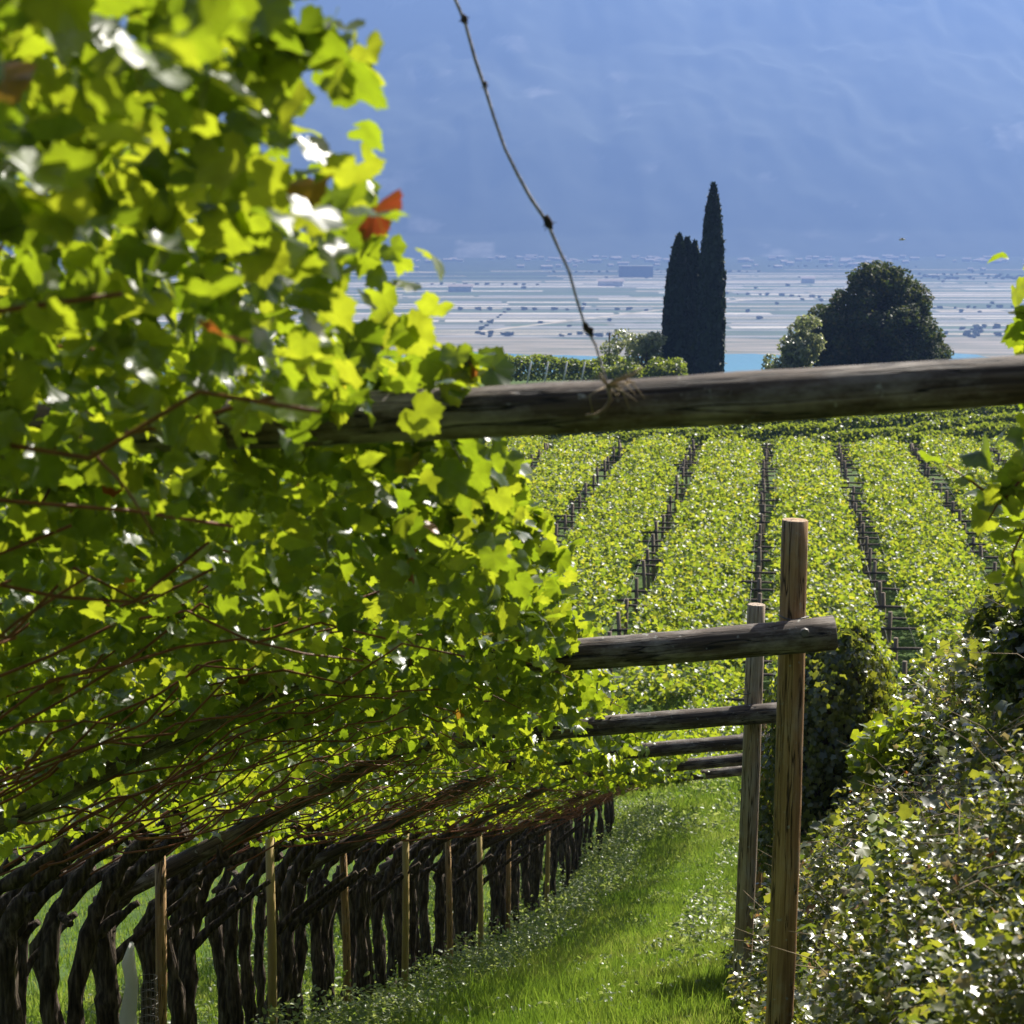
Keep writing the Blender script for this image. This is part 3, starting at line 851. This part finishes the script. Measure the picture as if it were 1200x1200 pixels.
# ------------------------------------------------------------------ grapevines of the near pergola
S0 = 3.9     # trunk row stands this far left of the posts
def foliage_arrays(rng, n, tmpl, width, size, mirror=False, sparse_low=True, tall=0.0, slope=.318, shear=.1):
    """leaves over one vine's bay, local to the trunk base; x towards the path"""
    s = -3.75 + rng.beta(1.45, 1.1, n) * 2.88
    v = rng.uniform(-.5, .5, n) * width
    edge = .22 * (fbm(v * 2.2 + rng.uniform(0, 50), s * 0, 1) - .45)
    s = s + np.where(s > -1.4, edge, 0) 
    low = s < -2.0
    e = np.where(rng.random(n) < .28, rng.uniform(-.13, .10, n), .04 + rng.exponential(.17, n))
    e = np.where(low, np.abs(rng.normal(.10, .17, n)) + .03, e)
    e = np.minimum(e, .42 + tall)
    if tall: e = e + np.where(rng.random(n) < .35, rng.uniform(0, tall, n), 0) * (s > -2.4)
    e = np.where(s > -1.35, np.minimum(e, .15 + .3 * tall + .25 * np.maximum(-.95 - s, 0)), e)
    # clump: leave gaps
    kk = fbm(s * 2.6 + rng.uniform(0, 99), v * 2.6 + e * 4, 2, 3) + rng.normal(0, .09, n) > .42
    s, v, e = s[kk], v[kk], e[kk]; n = len(s)
    z = 2.83 + roof_prof(s) + e - slope * v
    c = np.stack([s + S0 + shear * v, v, z], -1)
    nn = np.where(rng.random((n, 1)) < .3, np.array([[.2, -.28, .8]]), np.array([[.22, .42, .45]])) + rng.normal(size=(n, 3)) * .55
    tip = rng.normal(size=(n, 3)) * .55 + np.array([.25, -.1, -.8])
    return leaf_cloud(c, nn, tip, rng.uniform(size * .6, size * 1.25, n), tmpl, fold=.22, curl=.35, rng=rng)

def shoot_arrays(rng, k, tmpl, width, size, slope=.318, tall=0.0):
    """long shoots with leaves down their length, leaning out past the roof's edge"""
    parts, stems = [], []
    for _ in range(k):
        s = rng.uniform(-2.3, -1.1 if not tall else -1.35); v = rng.uniform(-.5, .5) * width
        p = np.array([s + S0, v, 2.83 + float(roof_prof(s)) - slope * v + rng.uniform(-.02, .12)])
        d = np.array([rng.uniform(.1, .7) if not tall else rng.uniform(-.5, .35), rng.uniform(-.5, .5), rng.uniform(-.25, .55 + tall)]); d /= np.linalg.norm(d)
        L = rng.uniform(.25, .6); m = int(L / .055); pts = []
        for i in range(m):
            pts.append(p.copy()); d = d + np.array([0, 0, -.035]) + rng.normal(0, .05, 3); d /= np.linalg.norm(d); p = p + d * .055
        pts = np.array(pts)
        if tall:
            pts = pts[pts[:, 0] < S0 - 1.0]; m = len(pts)
            if m < 3: continue
        stems.append(pts)
        off = rng.normal(0, .045, (m, 3))
        nn = np.array([.22, .42, .48]) + rng.normal(size=(m, 3)) * .55
        parts.append(leaf_cloud(pts + off, nn, rng.normal(size=(m, 3)) * .4 + np.array([.1, -.1, -.8]), size * np.linspace(1.15, .5, m) * rng.uniform(.8, 1.2, m), tmpl, rng=rng))
    return parts, stems

def trunk_mesh(rr):
    """old twisted vine: leaning foot, knees, swollen knots, then a bend up under the rafters and a pruned head"""
    mb = MB(); pts, rad = [], []
    r0 = rr.uniform(.042, .070)
    lean = rr.gauss(-.01, .06); lv = rr.gauss(0, .08)
    H = rr.uniform(1.26, 1.50)
    f1, f2, p1, p2 = rr.uniform(3, 8), rr.uniform(3, 8), rr.uniform(0, 6), rr.uniform(0, 6)
    amp = rr.uniform(.010, .032)
    N = 18
    for i in range(N):
        a = i / (N - 1)
        pts.append(Vector((lean * math.sin(a * 3.1) + amp * (math.sin(a * f1 + p1) - math.sin(p1)) + rr.uniform(-.006, .006),
                           lv * a + amp * (math.cos(a * f2 + p2) - math.cos(p2)) + rr.uniform(-.006, .006), -.15 + a * (H + .15))))
        rad.append(r0 * (1.35 - .4 * min(1, a * 5)) * (1 + .13 * math.sin(a * 17 + p1) + .09 * math.sin(a * 41 + p2)) * rr.uniform(.9, 1.12))
    p = pts[-1]; ln = rr.uniform(.6, 1.05); dv = rr.gauss(0, .12)
    th = R(rr.uniform(70, 88)); th1 = R(rr.uniform(24, 42)); q = rr.uniform(.9, 1.7)
    t0 = th
    for i in range(1, 19):
        a = i / 18
        th = t0 + (th1 - t0) * min(1, a * q) + rr.uniform(-.12, .12)
        p = p + Vector((math.cos(th), dv * .6, math.sin(th))) * (ln / 18) + Vector((0, rr.uniform(-.010, .010), rr.uniform(-.008, .008)))
        pts.append(p); rad.append(r0 * (.9 - .38 * a) * (1 + .14 * math.sin(a * 23 + p2)) * rr.uniform(.85, 1.15))
    rad[-1] *= 1.5; rad[-2] *= 1.6; rad[-3] *= 1.25
    mb.tube(pts, rad, 13, wob=.15, rng=rr)
    # spurs left by pruning, and sometimes a second arm
    for _ in range(rr.randint(2, 5)):
        k = rr.randrange(N - 4, len(pts) - 1)
        d = Vector((rr.uniform(-.3, .6), rr.uniform(-.7, .7), rr.uniform(-.2, 1))).normalized(); L = rr.uniform(.05, .16)
        mb.tube([pts[k], pts[k] + d * L * .6, pts[k] + d * L], [r0 * .6, r0 * .5, r0 * .42], 7, wob=.15, rng=rr)
    if rr.random() < .3:
        k = rr.randrange(N - 5, N + 3); p = Vector(pts[k]); arm = [p]; ar = [r0 * .7]
        dv2 = -dv + rr.gauss(0, .18); th = R(rr.uniform(45, 80)); L2 = rr.uniform(.3, .8)
        for i in range(1, 10):
            th = th + (R(36) - th) * .2
            p = p + Vector((math.cos(th), dv2 * .6, math.sin(th))) * (L2 / 9) + Vector((0, rr.uniform(-.012, .012), rr.uniform(-.01, .01)))
            arm.append(p); ar.append(r0 * (.68 - .3 * i / 9) * rr.uniform(.85, 1.15))
        mb.tube(arm, ar, 9, wob=.14, rng=rr)
    return mb, pts

def cane_mesh(rr, start):
    mb = MB(); pts, rad = [], []
    s = start.x - S0; v = start.y
    dv = rr.gauss(0, .5); e0 = start.z - (2.83 + float(roof_prof(s)))
    L = rr.uniform(.9, 2.5); e1 = rr.uniform(-.22, .22); ph = rr.uniform(0, 6)
    n = 13
    for i in range(n):
        a = i / (n - 1)
        ss = min(s + L * a, -.95); vv = v + dv * a * (.5 + .5 * a) + .07 * math.sin(a * 6 + ph)
        e = e0 * (1 - a) ** 2 + e1 * min(1, a * 2) + .06 * math.sin(a * rr.choice((5, 7, 9)) * .9 + ph)
        pts.append((ss + S0 + (L * a - (ss - s)) * .05, vv, 2.83 + float(roof_prof(ss)) - .318 * vv * a + e)); rad.append(.0068 * (1 - .5 * a) * rr.uniform(.9, 1.15))
    mb.tube(pts, rad, 6)
    return mb.mesh("cane")

vine_group = "grapevines trained over the near pergola"
def build_vine(seed, n_leaves, tmpl, size, canes, shoots, tall=0.0, width=1.0, mirror=False):
    rr = random.Random(seed); rng = np.random.default_rng(seed)
    root = thing("grapevine", (0, 0, 0), None, "grapevine", vine_group)
    mb, pts = trunk_mesh(rr)
    link("trunk", mb.mesh("trunk"), M['bark'], root)
    for i in range(canes):
        st = pts[rr.randrange(len(pts) - 9, len(pts))] + Vector((0, 0, .02))
        link("cane", cane_mesh(rr, st), M['cane'], root)
    parts = [foliage_arrays(rng, n_leaves, tmpl, width, size, tall=tall)]
    sp, stems = shoot_arrays(rng, shoots, tmpl, width, size, tall=tall)
    V, T, Rn = merge(parts + sp)
    if mirror: V = V * np.array([-1, 1, 1])
    link("foliage", tri_mesh("foliage", V, T, Rn, leafco=tmpl[0]), M['vine_leaf'], root)
    if stems and not mirror:
        for p in stems:
            sm = MB(); sm.tube([tuple(q) for q in p], [.0042 * (1 - .6 * i / len(p)) for i in range(len(p))], 5)
            link("shoot", sm.mesh("shoot"), M['cane'], root)
    return root

def vine_at(root, Y, s=-S0, label=None):
    x = float(postx(Y)) + s - .09 * (1 - float(sstep(3.0, 4.4, Y)))
    root.location = (x, Y, float(roof_z(Y)) - 2.83)
    if label: root["label"] = label
    return root

# the nearest vines: their trunks stand out of frame, their leaves fill the left side; each built on its own
near_lab = ["grapevine nearest the camera, its big blurred leaves fill the top left corner", "grapevine whose blurred bright leaves stand against the blue mountain, left of the dangling tendril",
 "grapevine with leaves level with the tops of the cypresses", "grapevine with leaves hanging over the left part of the nearest log beam", "grapevine with leaves just under the nearest log beam",
 "grapevine with leaves level with the upper end of the far vine strips", "grapevine with leaves level with the top of the tall brown post", "grapevine with leaves just above the heavy second beam",
 "grapevine with leaves reaching down to the left end of the heavy second beam", "grapevine with leaves wrapped round the heavy second beam", "grapevine with leaves just below and behind the heavy second beam",
 "grapevine with leaves above the gap between the second and third beams"]
Y = 1.55; i = 0
while Y < 10.2:
    tall = .30 if Y < 3.4 else .12 if Y < 5 else 0
    n = int((2200 if Y < 3.5 else 2300))
    v_ = build_vine(300 + i, n, GRAPE, .042 if Y < 4 else .046, 6, 5, tall)
    lab = near_lab[i]
    vine_at(v_, Y, label=lab)
    Y += .78; i += 1
protos = [build_vine(400 + k, 560, GRAPE if k < 3 else GRAPE_MID, .058, 3, 8) for k in range(6)]
used = set(); vr = random.Random(9)
lab_zone = [(13.0, "gnarled dark grapevine trunk in the crowd at bottom left before the second post"), (17.4, "gnarled dark grapevine in the row level with the short greyish post"),
            (26.2, "dark grapevine in the middle of the trunk row beside the grass"), (50, "small dark grapevine trunk far along the grass path")]
k = 0
while Y < 46:
    j = vr.randrange(6) if k > 5 else k
    if Y < 26: j = vr.randrange(4) if k > 5 else k
    lab = next(l for y1, l in lab_zone if Y < y1)
    if j not in used:
        used.add(j); o = protos[j]
    else:
        o = copy_thing(protos[j], (0, 0, 0))
    vine_at(o, Y + vr.uniform(-.1, .1), -S0 + vr.uniform(-.12, .12), lab)
    Y += .50 if Y < 30 else .66; k += 1
# second line of vines leaning away to the left (other half of the double pergola)
back = []
for kk in range(4):
    o = build_vine(500 + kk, 560, GRAPE_MID, .066, 1, 4, mirror=True); back.append(o); o["group"] = "grapevines of the back row"
    for ch in o.children: pass
Y = 9.0; k = 0
while Y < 44:
    o = back[k] if k < 4 else copy_thing(back[vr.randrange(4)], (0, 0, 0))
    x = float(postx(Y)) - S0 - .75 + vr.uniform(-.15, .15)
    o.location = (x, Y, float(roof_z(Y)) - 2.95)
    o["label"] = "grapevine in the shaded back row, standing just behind the front row of trunks" 
    Y += .62; k += 1

# wooden stakes beside the trunks
def y_for_px(px, s):
    lo, hi = 9.0, 60.0
    for _ in range(50):
        m_ = (lo + hi) / 2
        if proj((float(postx(m_)) + s, m_, float(roof_z(m_)) - 2.2))[0] < px: lo = m_
        else: hi = m_
    return lo
stake_lab = ["wooden stake beside the white plastic guard at bottom left", "pale wooden stake between dark trunks, second from the white guard", "bamboo-coloured stake, third along the trunk row",
             "brown stake just left of the grass, fourth along the row", "yellowish stake, fifth along the trunk row", "slim stake, sixth along the trunk row", "pale stake at the grass edge, seventh along the row", "stake far along the row, eighth from the guard"]
for i, px in enumerate((185, 318, 407, 473, 527, 563, 594, 640)):
    s = -3.62
    Ys = y_for_px(px, s); x = float(postx(Ys)) + s
    zb = gz(x, Ys)
    mb = MB(); h = float(roof_z(Ys)) - .86 - zb
    mb.tube([(0, 0, -.2), (.01, 0, h * .5), (0, .01, h)], [.037, .036, .034], 9, wob=.03)
    o = link("wooden_stake", mb.mesh("wooden_stake"), M['bamboo'] if i % 2 == 1 else M['post_wood'], None, (x, Ys, zb))
    o.rotation_euler = (wr.uniform(-.03, .03), wr.uniform(-.03, .03), 0)
    tag(o, stake_lab[i], "stake", "wooden stakes along the trunk row")
# white guard and wire mesh tube at the first stake
Yg = y_for_px(160, -3.55); x = float(postx(Yg)) - 3.55; zb = gz(x, Yg)
mb = MB(); mb.tube([(0, 0, 0), (.005, 0, .5), (-.01, 0, .85), (.012, 0, 1.05), (0, 0, 1.18), (.02, 0, 1.3)], [.05, .045, .048, .036, .04, .012], 10, cap=False, wob=.15)
tag(link("tree_guard", mb.mesh("tree_guard"), M['guard_film'], None, (x, Yg - .15, zb - .05)), "crumpled white plastic guard round a young vine at bottom left", "plant guard")
mb = MB(); rg = .055
for a in range(12):
    th = a * math.pi / 6; mb.tube([(rg * math.cos(th), rg * math.sin(th), 0), (rg * math.cos(th), rg * math.sin(th), 1.06)], .0018, 4, cap=False)
for h in np.arange(0, 1.07, .05):
    mb.tube([(rg * math.cos(a * .524), rg * math.sin(a * .524), h) for a in range(13)], .0018, 4, cap=False)
tag(link("mesh_guard", mb.mesh("mesh_guard"), M['wire'], None, (x + .10, Yg - .12, zb - .02)), "dark wire mesh tube standing against the first stake", "plant guard")

# ------------------------------------------------------------------ dangling dry tendril on the nearest beam
pts = [P(px, py, 4.1 - .1 * (py / 440)) for px, py in ((522, -30), (534, 0), (545, 26), (557, 70), (568, 102), (579, 138), (592, 175), (607, 205), (622, 232), (641, 260), (654, 290), (667, 318), (675, 348), (686, 383), (698, 404), (706, 432), (712, 452))]
t = thing("dangling_tendril", pts[-1], "thin dry knotted vine tendril hanging down in front of the mountain", "tendril")
mb = MB(); mb.tube([p - t.location for p in pts], [.0034] * 10 + [.003] * 3 + [.0024] * 4, 7, wob=.12, rng=wr); link("stem", mb.mesh("stem"), M['tendril'], t)
for px, py, r in ((544, 23, .0062), (568, 100, .0046), (642, 261, .0085), (687, 384, .0065), (692, 389, .0055)):
    q = P(px, py, 4.1 - .1 * (py / 440)) - t.location
    mb = MB()
    mb.tube([q + Vector((-r * .6, 0, r * 1.6)), q + Vector((0, 0, r * .7)), q + Vector((r * .2, 0, -r * .4)), q + Vector((r * .8, 0, -r * 1.8))], [r * .5, r, r * .95, r * .35], 8, wob=.3, rng=wr)
    for _ in range(4):
        dd = Vector((wr.uniform(-1, 1), wr.uniform(-.5, .5), wr.uniform(-1, 1))).normalized()
        mb.tube([q, q + dd * r * 2.0], [.0018, .0008], 4)
    link("knot", mb.mesh("knot"), M['bark'], t)
mb = MB()
for _ in range(16):
    q = P(712, 452, 3.98) - t.location
    d1 = Vector((wr.uniform(-.05, .05), wr.uniform(-.04, .03), wr.uniform(-.02, .03))); d2 = d1 + Vector((wr.uniform(-.04, .04), wr.uniform(-.02, .02), wr.uniform(-.05, .02)))
    mb.tube([q, q + d1, q + d2], [.0022, .0018, .0012], 5)
q0 = [P(px, py, 3.98) - t.location for px, py in ((712, 452), (716, 468), (708, 480), (698, 486), (686, 487))]
mb.tube(q0, [.004, .004, .0035, .003, .0025], 6)
link("frayed_end", mb.mesh("frayed_end"), M['dry_stem'], t)

# ------------------------------------------------------------------ right-hand vine sprig
t = thing("vine_sprig", (1.34, 5.2, gz(1.34, 5.2)), "bright vine sprig hanging in from the right edge above the bank", "grapevine")
rng = np.random.default_rng(91)
base = np.array(t.location)
parts = []; sm = MB()
paths = [[(1260, 200), (1225, 260), (1205, 300), (1200, 360), (1205, 420)], [(1250, 440), (1215, 480), (1200, 520), (1190, 560), (1165, 590), (1125, 560), (1100, 545)],
         [(1250, 560), (1215, 590), (1192, 620), (1178, 650), (1190, 690)], [(1240, 480), (1200, 530), (1170, 575), (1150, 610)], [(1240, 330), (1215, 385), (1208, 440), (1198, 490)], [(1260, 620), (1215, 640), (1200, 670), (1205, 700)]]
for ip, pth in enumerate(paths):
    w = [P(a + 8, b_, 5.2 + .1 * ip) for a, b_ in pth]
    sm = MB(); sm.tube([Vector(p) - t.location for p in w], [.004] * (len(w) - 1) + [.002], 5); link("stem", sm.mesh("stem"), M['cane'], t)
    for a, b_ in zip(w[:-1], w[1:]):
        m_ = max(4, int((b_ - a).length / .016))
        f = rng.random(m_)[:, None]
        c = np.array(a)[None] * (1 - f) + np.array(b_)[None] * f + rng.normal(0, .03, (m_, 3)) * np.array([1, 2, 1])
        parts.append(leaf_cloud(c - base, np.array([.1, .4, .5]) + rng.normal(size=(m_, 3)) * .6, rng.normal(size=(m_, 3)) * .5 + np.array([-.3, 0, -.6]), rng.uniform(.03, .058, m_), GRAPE, rng=rng, rnd=rng.uniform(.2, .95, m_)))
V, T, Rn = merge(parts)
link("foliage", tri_mesh("foliage", V, T, Rn, leafco=GRAPE[0]), M['vine_leaf'], t)

# ------------------------------------------------------------------ bank: ivy cover, mound, plants
def terrain_normal(x, y):
    h = .15
    dx = (ground_z(x + h, y) - ground_z(x - h, y)) / (2 * h); dy = (ground_z(x, y + h) - ground_z(x, y - h)) / (2 * h)
    n = np.stack([-dx, -dy, np.ones_like(dx)], -1); return n / np.linalg.norm(n, axis=1, keepdims=True)
rng = np.random.default_rng(17)
def bank_cover(n, s0, s1, y0, y1, size, tmpl, lift, ypow=1.0, thr=.36, nstr=.5):
    y = y0 + (y1 - y0) * rng.random(n) ** ypow; s = rng.uniform(s0, s1, n)
    x = postx(y) + s
    d = fbm(x * 1.7, y * 1.2, 60, 3) + rng.normal(0, .07, n)
    k = d > thr; x, y = x[k], y[k]; n = len(x)
    tn = terrain_normal(x, y)
    up = rng.random((n, 1)) ** 1.6 * lift * (.4 + 1.2 * fbm(x * 1.1, y * 1.1, 66, 3)[:, None])
    c = np.stack([x, y, ground_z(x, y)], -1) + tn * up
    nn = np.where(rng.random((n, 1)) < .55, np.array([[.2, -.2, .8]]), tn * .5 + np.array([.1, .2, .5])) + rng.normal(size=(n, 3)) * nstr * .85
    return leaf_cloud(c, nn, rng.normal(size=(n, 3)) + np.array([-.4, -.3, -.5]), rng.uniform(size * .55, size * 1.25, n), tmpl, rng=rng)
V, T, Rn = merge([bank_cover(64000, .05, 2.2, 5.0, 9.5, .029, IVY, .24, thr=.45), bank_cover(64000, .05, 3.2, 8.5, 15, .032, IVY, .26, thr=.45), bank_cover(32000, .05, 3.4, 14, 34, .042, IVY, .3, thr=.40), bank_cover(13000, .3, 3.2, 7.5, 20, .045, GRAPE_MID, .34, thr=.50)])
tag(link("ivy", tri_mesh("ivy", V, T, Rn), M['ivy_leaf']), kind="stuff")
mb = MB()
for _ in range(800):
    y = wr.uniform(5.5, 18); s = wr.uniform(.2, 3.0); x = float(postx(y)) + s
    p = Vector((x, y, gz(x, y) + wr.uniform(.05, .2))); d = Vector((wr.uniform(-.8, .6), wr.uniform(-.6, .4), wr.uniform(-.3, .7))).normalized(); L = wr.uniform(.2, .6)
    mb.tube([p, p + d * L * .5 + Vector((0, 0, .04)), p + d * L + Vector((0, 0, -.05))], [.003, .0026, .0012], 5)
tag(link("twigs", mb.mesh("twigs"), M['dry_stem']), kind="stuff")

# ivy-clad stump at the end of the bank
Ym = 15.6
q = P(968, 1000, Ym); base = Vector((q.x, Ym, gz(q.x, Ym)))
t = thing("ivy_mound", base, "dark ivy mound swallowing a stump behind the tall front post", "ivy")
topz = P(985, 742, Ym).z - base.z
n = 9000
h = rng.uniform(0, 1, n); th = rng.uniform(0, 6.283, n)
rx = np.interp(h, [0, .25, .6, .85, 1], [.44, .50, .47, .36, .14]); 
cxs = np.interp(h, [0, .5, 1], [-.02, .02, .10])
rad = rx * rng.uniform(.78, 1.16, n) * (1 + .7 * (fbm(th * 1.9, h * 6, 71, 3) - .5))
c = np.stack([cxs + rad * np.cos(th), rad * np.sin(th) * 1.2, h * topz * (1 + .03 * np.sin(th * 3))], -1)
ow = np.stack([np.cos(th), np.sin(th), .25 + 0 * th], -1)
V, T, Rn = leaf_cloud(c, ow + rng.normal(size=(n, 3)) * .4, np.array([0, 0, -1.]) + rng.normal(size=(n, 3)) * .4, rng.uniform(.028, .055, n), IVY, rng=rng, rnd=rng.uniform(0, .75, n))
link("foliage", tri_mesh("foliage", V, T, Rn), M['ivy_leaf'], t)
mb = MB(); mb.tube([(float(np.interp(hh, [0, .5, 1], [-.02, .02, .1])), 0, hh * topz) for hh in np.linspace(0, .96, 8)], [float(np.interp(hh, [0, .25, .6, .85, 1], [.38, .42, .38, .26, .05])) for hh in np.linspace(0, .96, 8)], 12, wob=.1, rng=wr)
link("stump", mb.mesh("stump"), M['bark'], t)

def bushy(name, px, py, Y, r, hgt, n, size, mat, label, cat, tmpl, seed, rlo=0.0, rhi=1.0):
    rg = np.random.default_rng(seed)
    q = P(px, py, Y); z = gz(q.x, Y); base = Vector((q.x, Y, z))
    t = thing(name, base, label, cat)
    d = rg.normal(size=(n, 3)); d /= np.linalg.norm(d, axis=1, keepdims=True)
    c = d * r * rg.uniform(.3, 1.05, (n, 1)) ** .6; c[:, 2] = np.abs(c[:, 2]) * hgt / r + rg.uniform(0, .1, n)
    V, T, Rn = leaf_cloud(c, d * .4 + np.array([.1, .2, .5]) + rg.normal(size=(n, 3)) * .55, rg.normal(size=(n, 3)) + np.array([0, 0, -.3]), rg.uniform(size * .6, size * 1.2, n), tmpl, rng=rg, rnd=rg.uniform(rlo, rhi, n))
    link("foliage", tri_mesh("foliage", V, T, Rn, leafco=tmpl[0]), M[mat], t)
    mb = MB()
    for i in range(7):
        a = wr.uniform(0, 6.28); e = Vector((math.cos(a) * r * .7, math.sin(a) * r * .7, hgt * wr.uniform(.5, .95)))
        mb.tube([(0, 0, -.05), e * .5 + Vector((0, 0, .05)), e], [.007, .005, .002], 5)
    link("stem", mb.mesh("stem"), M['dry_stem'], t)
    return t
bushy("leafy_plant", 1045, 1060, 9.2, .22, .5, 420, .045, 'weed_leaf', "upright green leafy plant growing out of the ivy on the bank", "plant", OVAL, 201)
bushy("leafy_plant", 1070, 880, 13.0, .42, .42, 500, .06, 'vine_leaf', "yellow-green vine seedling on top of the bank beside the ivy mound", "plant", GRAPE_MID, 202, .4, .97)
bushy("ivy_bush", 1235, 900, 9.0, .32, .55, 2600, .045, 'ivy_leaf', "dark ivy bush on the bank at the right edge", "bush", IVY, 203, 0, .5)
bushy("ivy_bush", 1215, 770, 12.2, .42, .32, 2400, .045, 'ivy_leaf', "dark ivy bush at the crest of the bank below the vine sprig", "bush", IVY, 204, 0, .6)

# ------------------------------------------------------------------ grass and weeds
rng = np.random.default_rng(23)
def blades(n, s0, s1, y0, y1, h, wid, ypow=1.0):
    y = y0 + (y1 - y0) * rng.random(n) ** ypow; s = rng.uniform(s0, s1, n); x = postx(y) + s
    hh = h * rng.uniform(.5, 1.3, n) * (.5 + fbm(x * .8, y * .8, 81, 3))
    a = rng.uniform(0, 6.283, n); dx, dy = np.cos(a) * wid, np.sin(a) * wid
    z = ground_z(x, y) - .01
    b = rng.uniform(0, 6.283, n); ln = hh * rng.uniform(.1, .7, n)
    V = np.empty((n, 5, 3))
    V[:, 0] = np.stack([x - dx, y - dy, z], -1); V[:, 1] = np.stack([x + dx, y + dy, z], -1)
    mxx, myy = x + np.cos(b) * ln * .35, y + np.sin(b) * ln * .35
    V[:, 2] = np.stack([mxx + dx * .7, myy + dy * .7, z + hh * .6], -1); V[:, 3] = np.stack([mxx - dx * .7, myy - dy * .7, z + hh * .6], -1)
    V[:, 4] = np.stack([x + np.cos(b) * ln, y + np.sin(b) * ln, z + hh], -1)
    T = np.array([(0, 1, 2), (0, 2, 3), (3, 2, 4)])[None] + (np.arange(n) * 5)[:, None, None]
    tint = np.clip(.6 * fbm(x * .9, y * .6, 83, 4) * 1.5 - .25 + .55 * rng.random(n), 0, 1)
    return V.reshape(-1, 3), T.reshape(-1, 3), np.repeat(tint, 3)
V, T, Rn = merge([blades(120000, -3.7, .35, 8.5, 22, .10, .003), blades(5000, -3.6, .35, 8.5, 40, .24, .004), blades(80000, -3.7, .4, 21, 46, .13, .006), blades(26000, -4, 2, 44, 60, .2, .012), blades(60000, -16, -3.6, 9, 28, .15, .007), blades(36000, -18, -3.6, 24, 50, .17, .010)])
tag(link("grass", tri_mesh("grass", V, T, Rn), M['grass_blade']), kind="stuff")
def weeds(n, s0, s1, y0, y1, size, lift, thr):
    y = rng.uniform(y0, y1, n); s = rng.uniform(s0, s1, n); x = postx(y) + s
    d = fbm(x * 1.3, y * 1.0, 90, 3) + rng.normal(0, .06, n); k = d > thr; x, y, d = x[k], y[k], d[k]; n = len(x)
    c = np.stack([x, y, ground_z(x, y) + rng.random(n) * lift * (.4 + (d - thr) * 5)], -1)
    return leaf_cloud(c, np.array([0, .15, .8]) + rng.normal(size=(n, 3)) * .45, rng.normal(size=(n, 3)), rng.uniform(size * .6, size * 1.2, n), OVAL, rng=rng)
V, T, Rn = merge([weeds(24000, -3.95, -2.5, 10, 24, .030, .22, .46), weeds(9000, -2.7, -.2, 12, 40, .030, .12, .56), weeds(18000, -4.0, -2.6, 22, 46, .042, .3, .44), weeds(9000, -1.1, .3, 19, 46, .042, .25, .52), weeds(9000, -3, 2, 40, 58, .07, .3, .45), weeds(12000, -9, -4, 10, 40, .05, .25, .5)])
tag(link("weeds", tri_mesh("weeds", V, T, Rn), M['weed_leaf']), kind="stuff")

# small bird crossing in front of the mountain
q = P(1057, 281, 60)
t = thing("bird", q, "tiny pale bird in flight above the round dark tree", "bird")
mb = MB(); mb.tube([(-.09, 0, -.01), (-.06, 0, 0), (0, 0, .01), (.06, 0, .012), (.1, 0, .01)], [.006, .02, .03, .022, .005], 10)
body = link("body", mb.mesh("body"), M['house_wall'], t)
for sgn in (-1, 1):
    m = bpy.data.meshes.new("wing")
    m.from_pydata([(-.03, 0, .02), (.03, 0, .02), (.02, sgn * .08, .05), (-.02, sgn * .1, .05), (-.05, sgn * .15, .03), (-.03, 0, .014), (.03, 0, .014), (.02, sgn * .08, .045), (-.02, sgn * .1, .045)], [], [(0, 1, 2, 3), (3, 2, 4), (5, 8, 7, 6), (8, 4, 7), (0, 3, 8, 5), (1, 6, 7, 2)])
    link("wing", m, M['bark'], t)
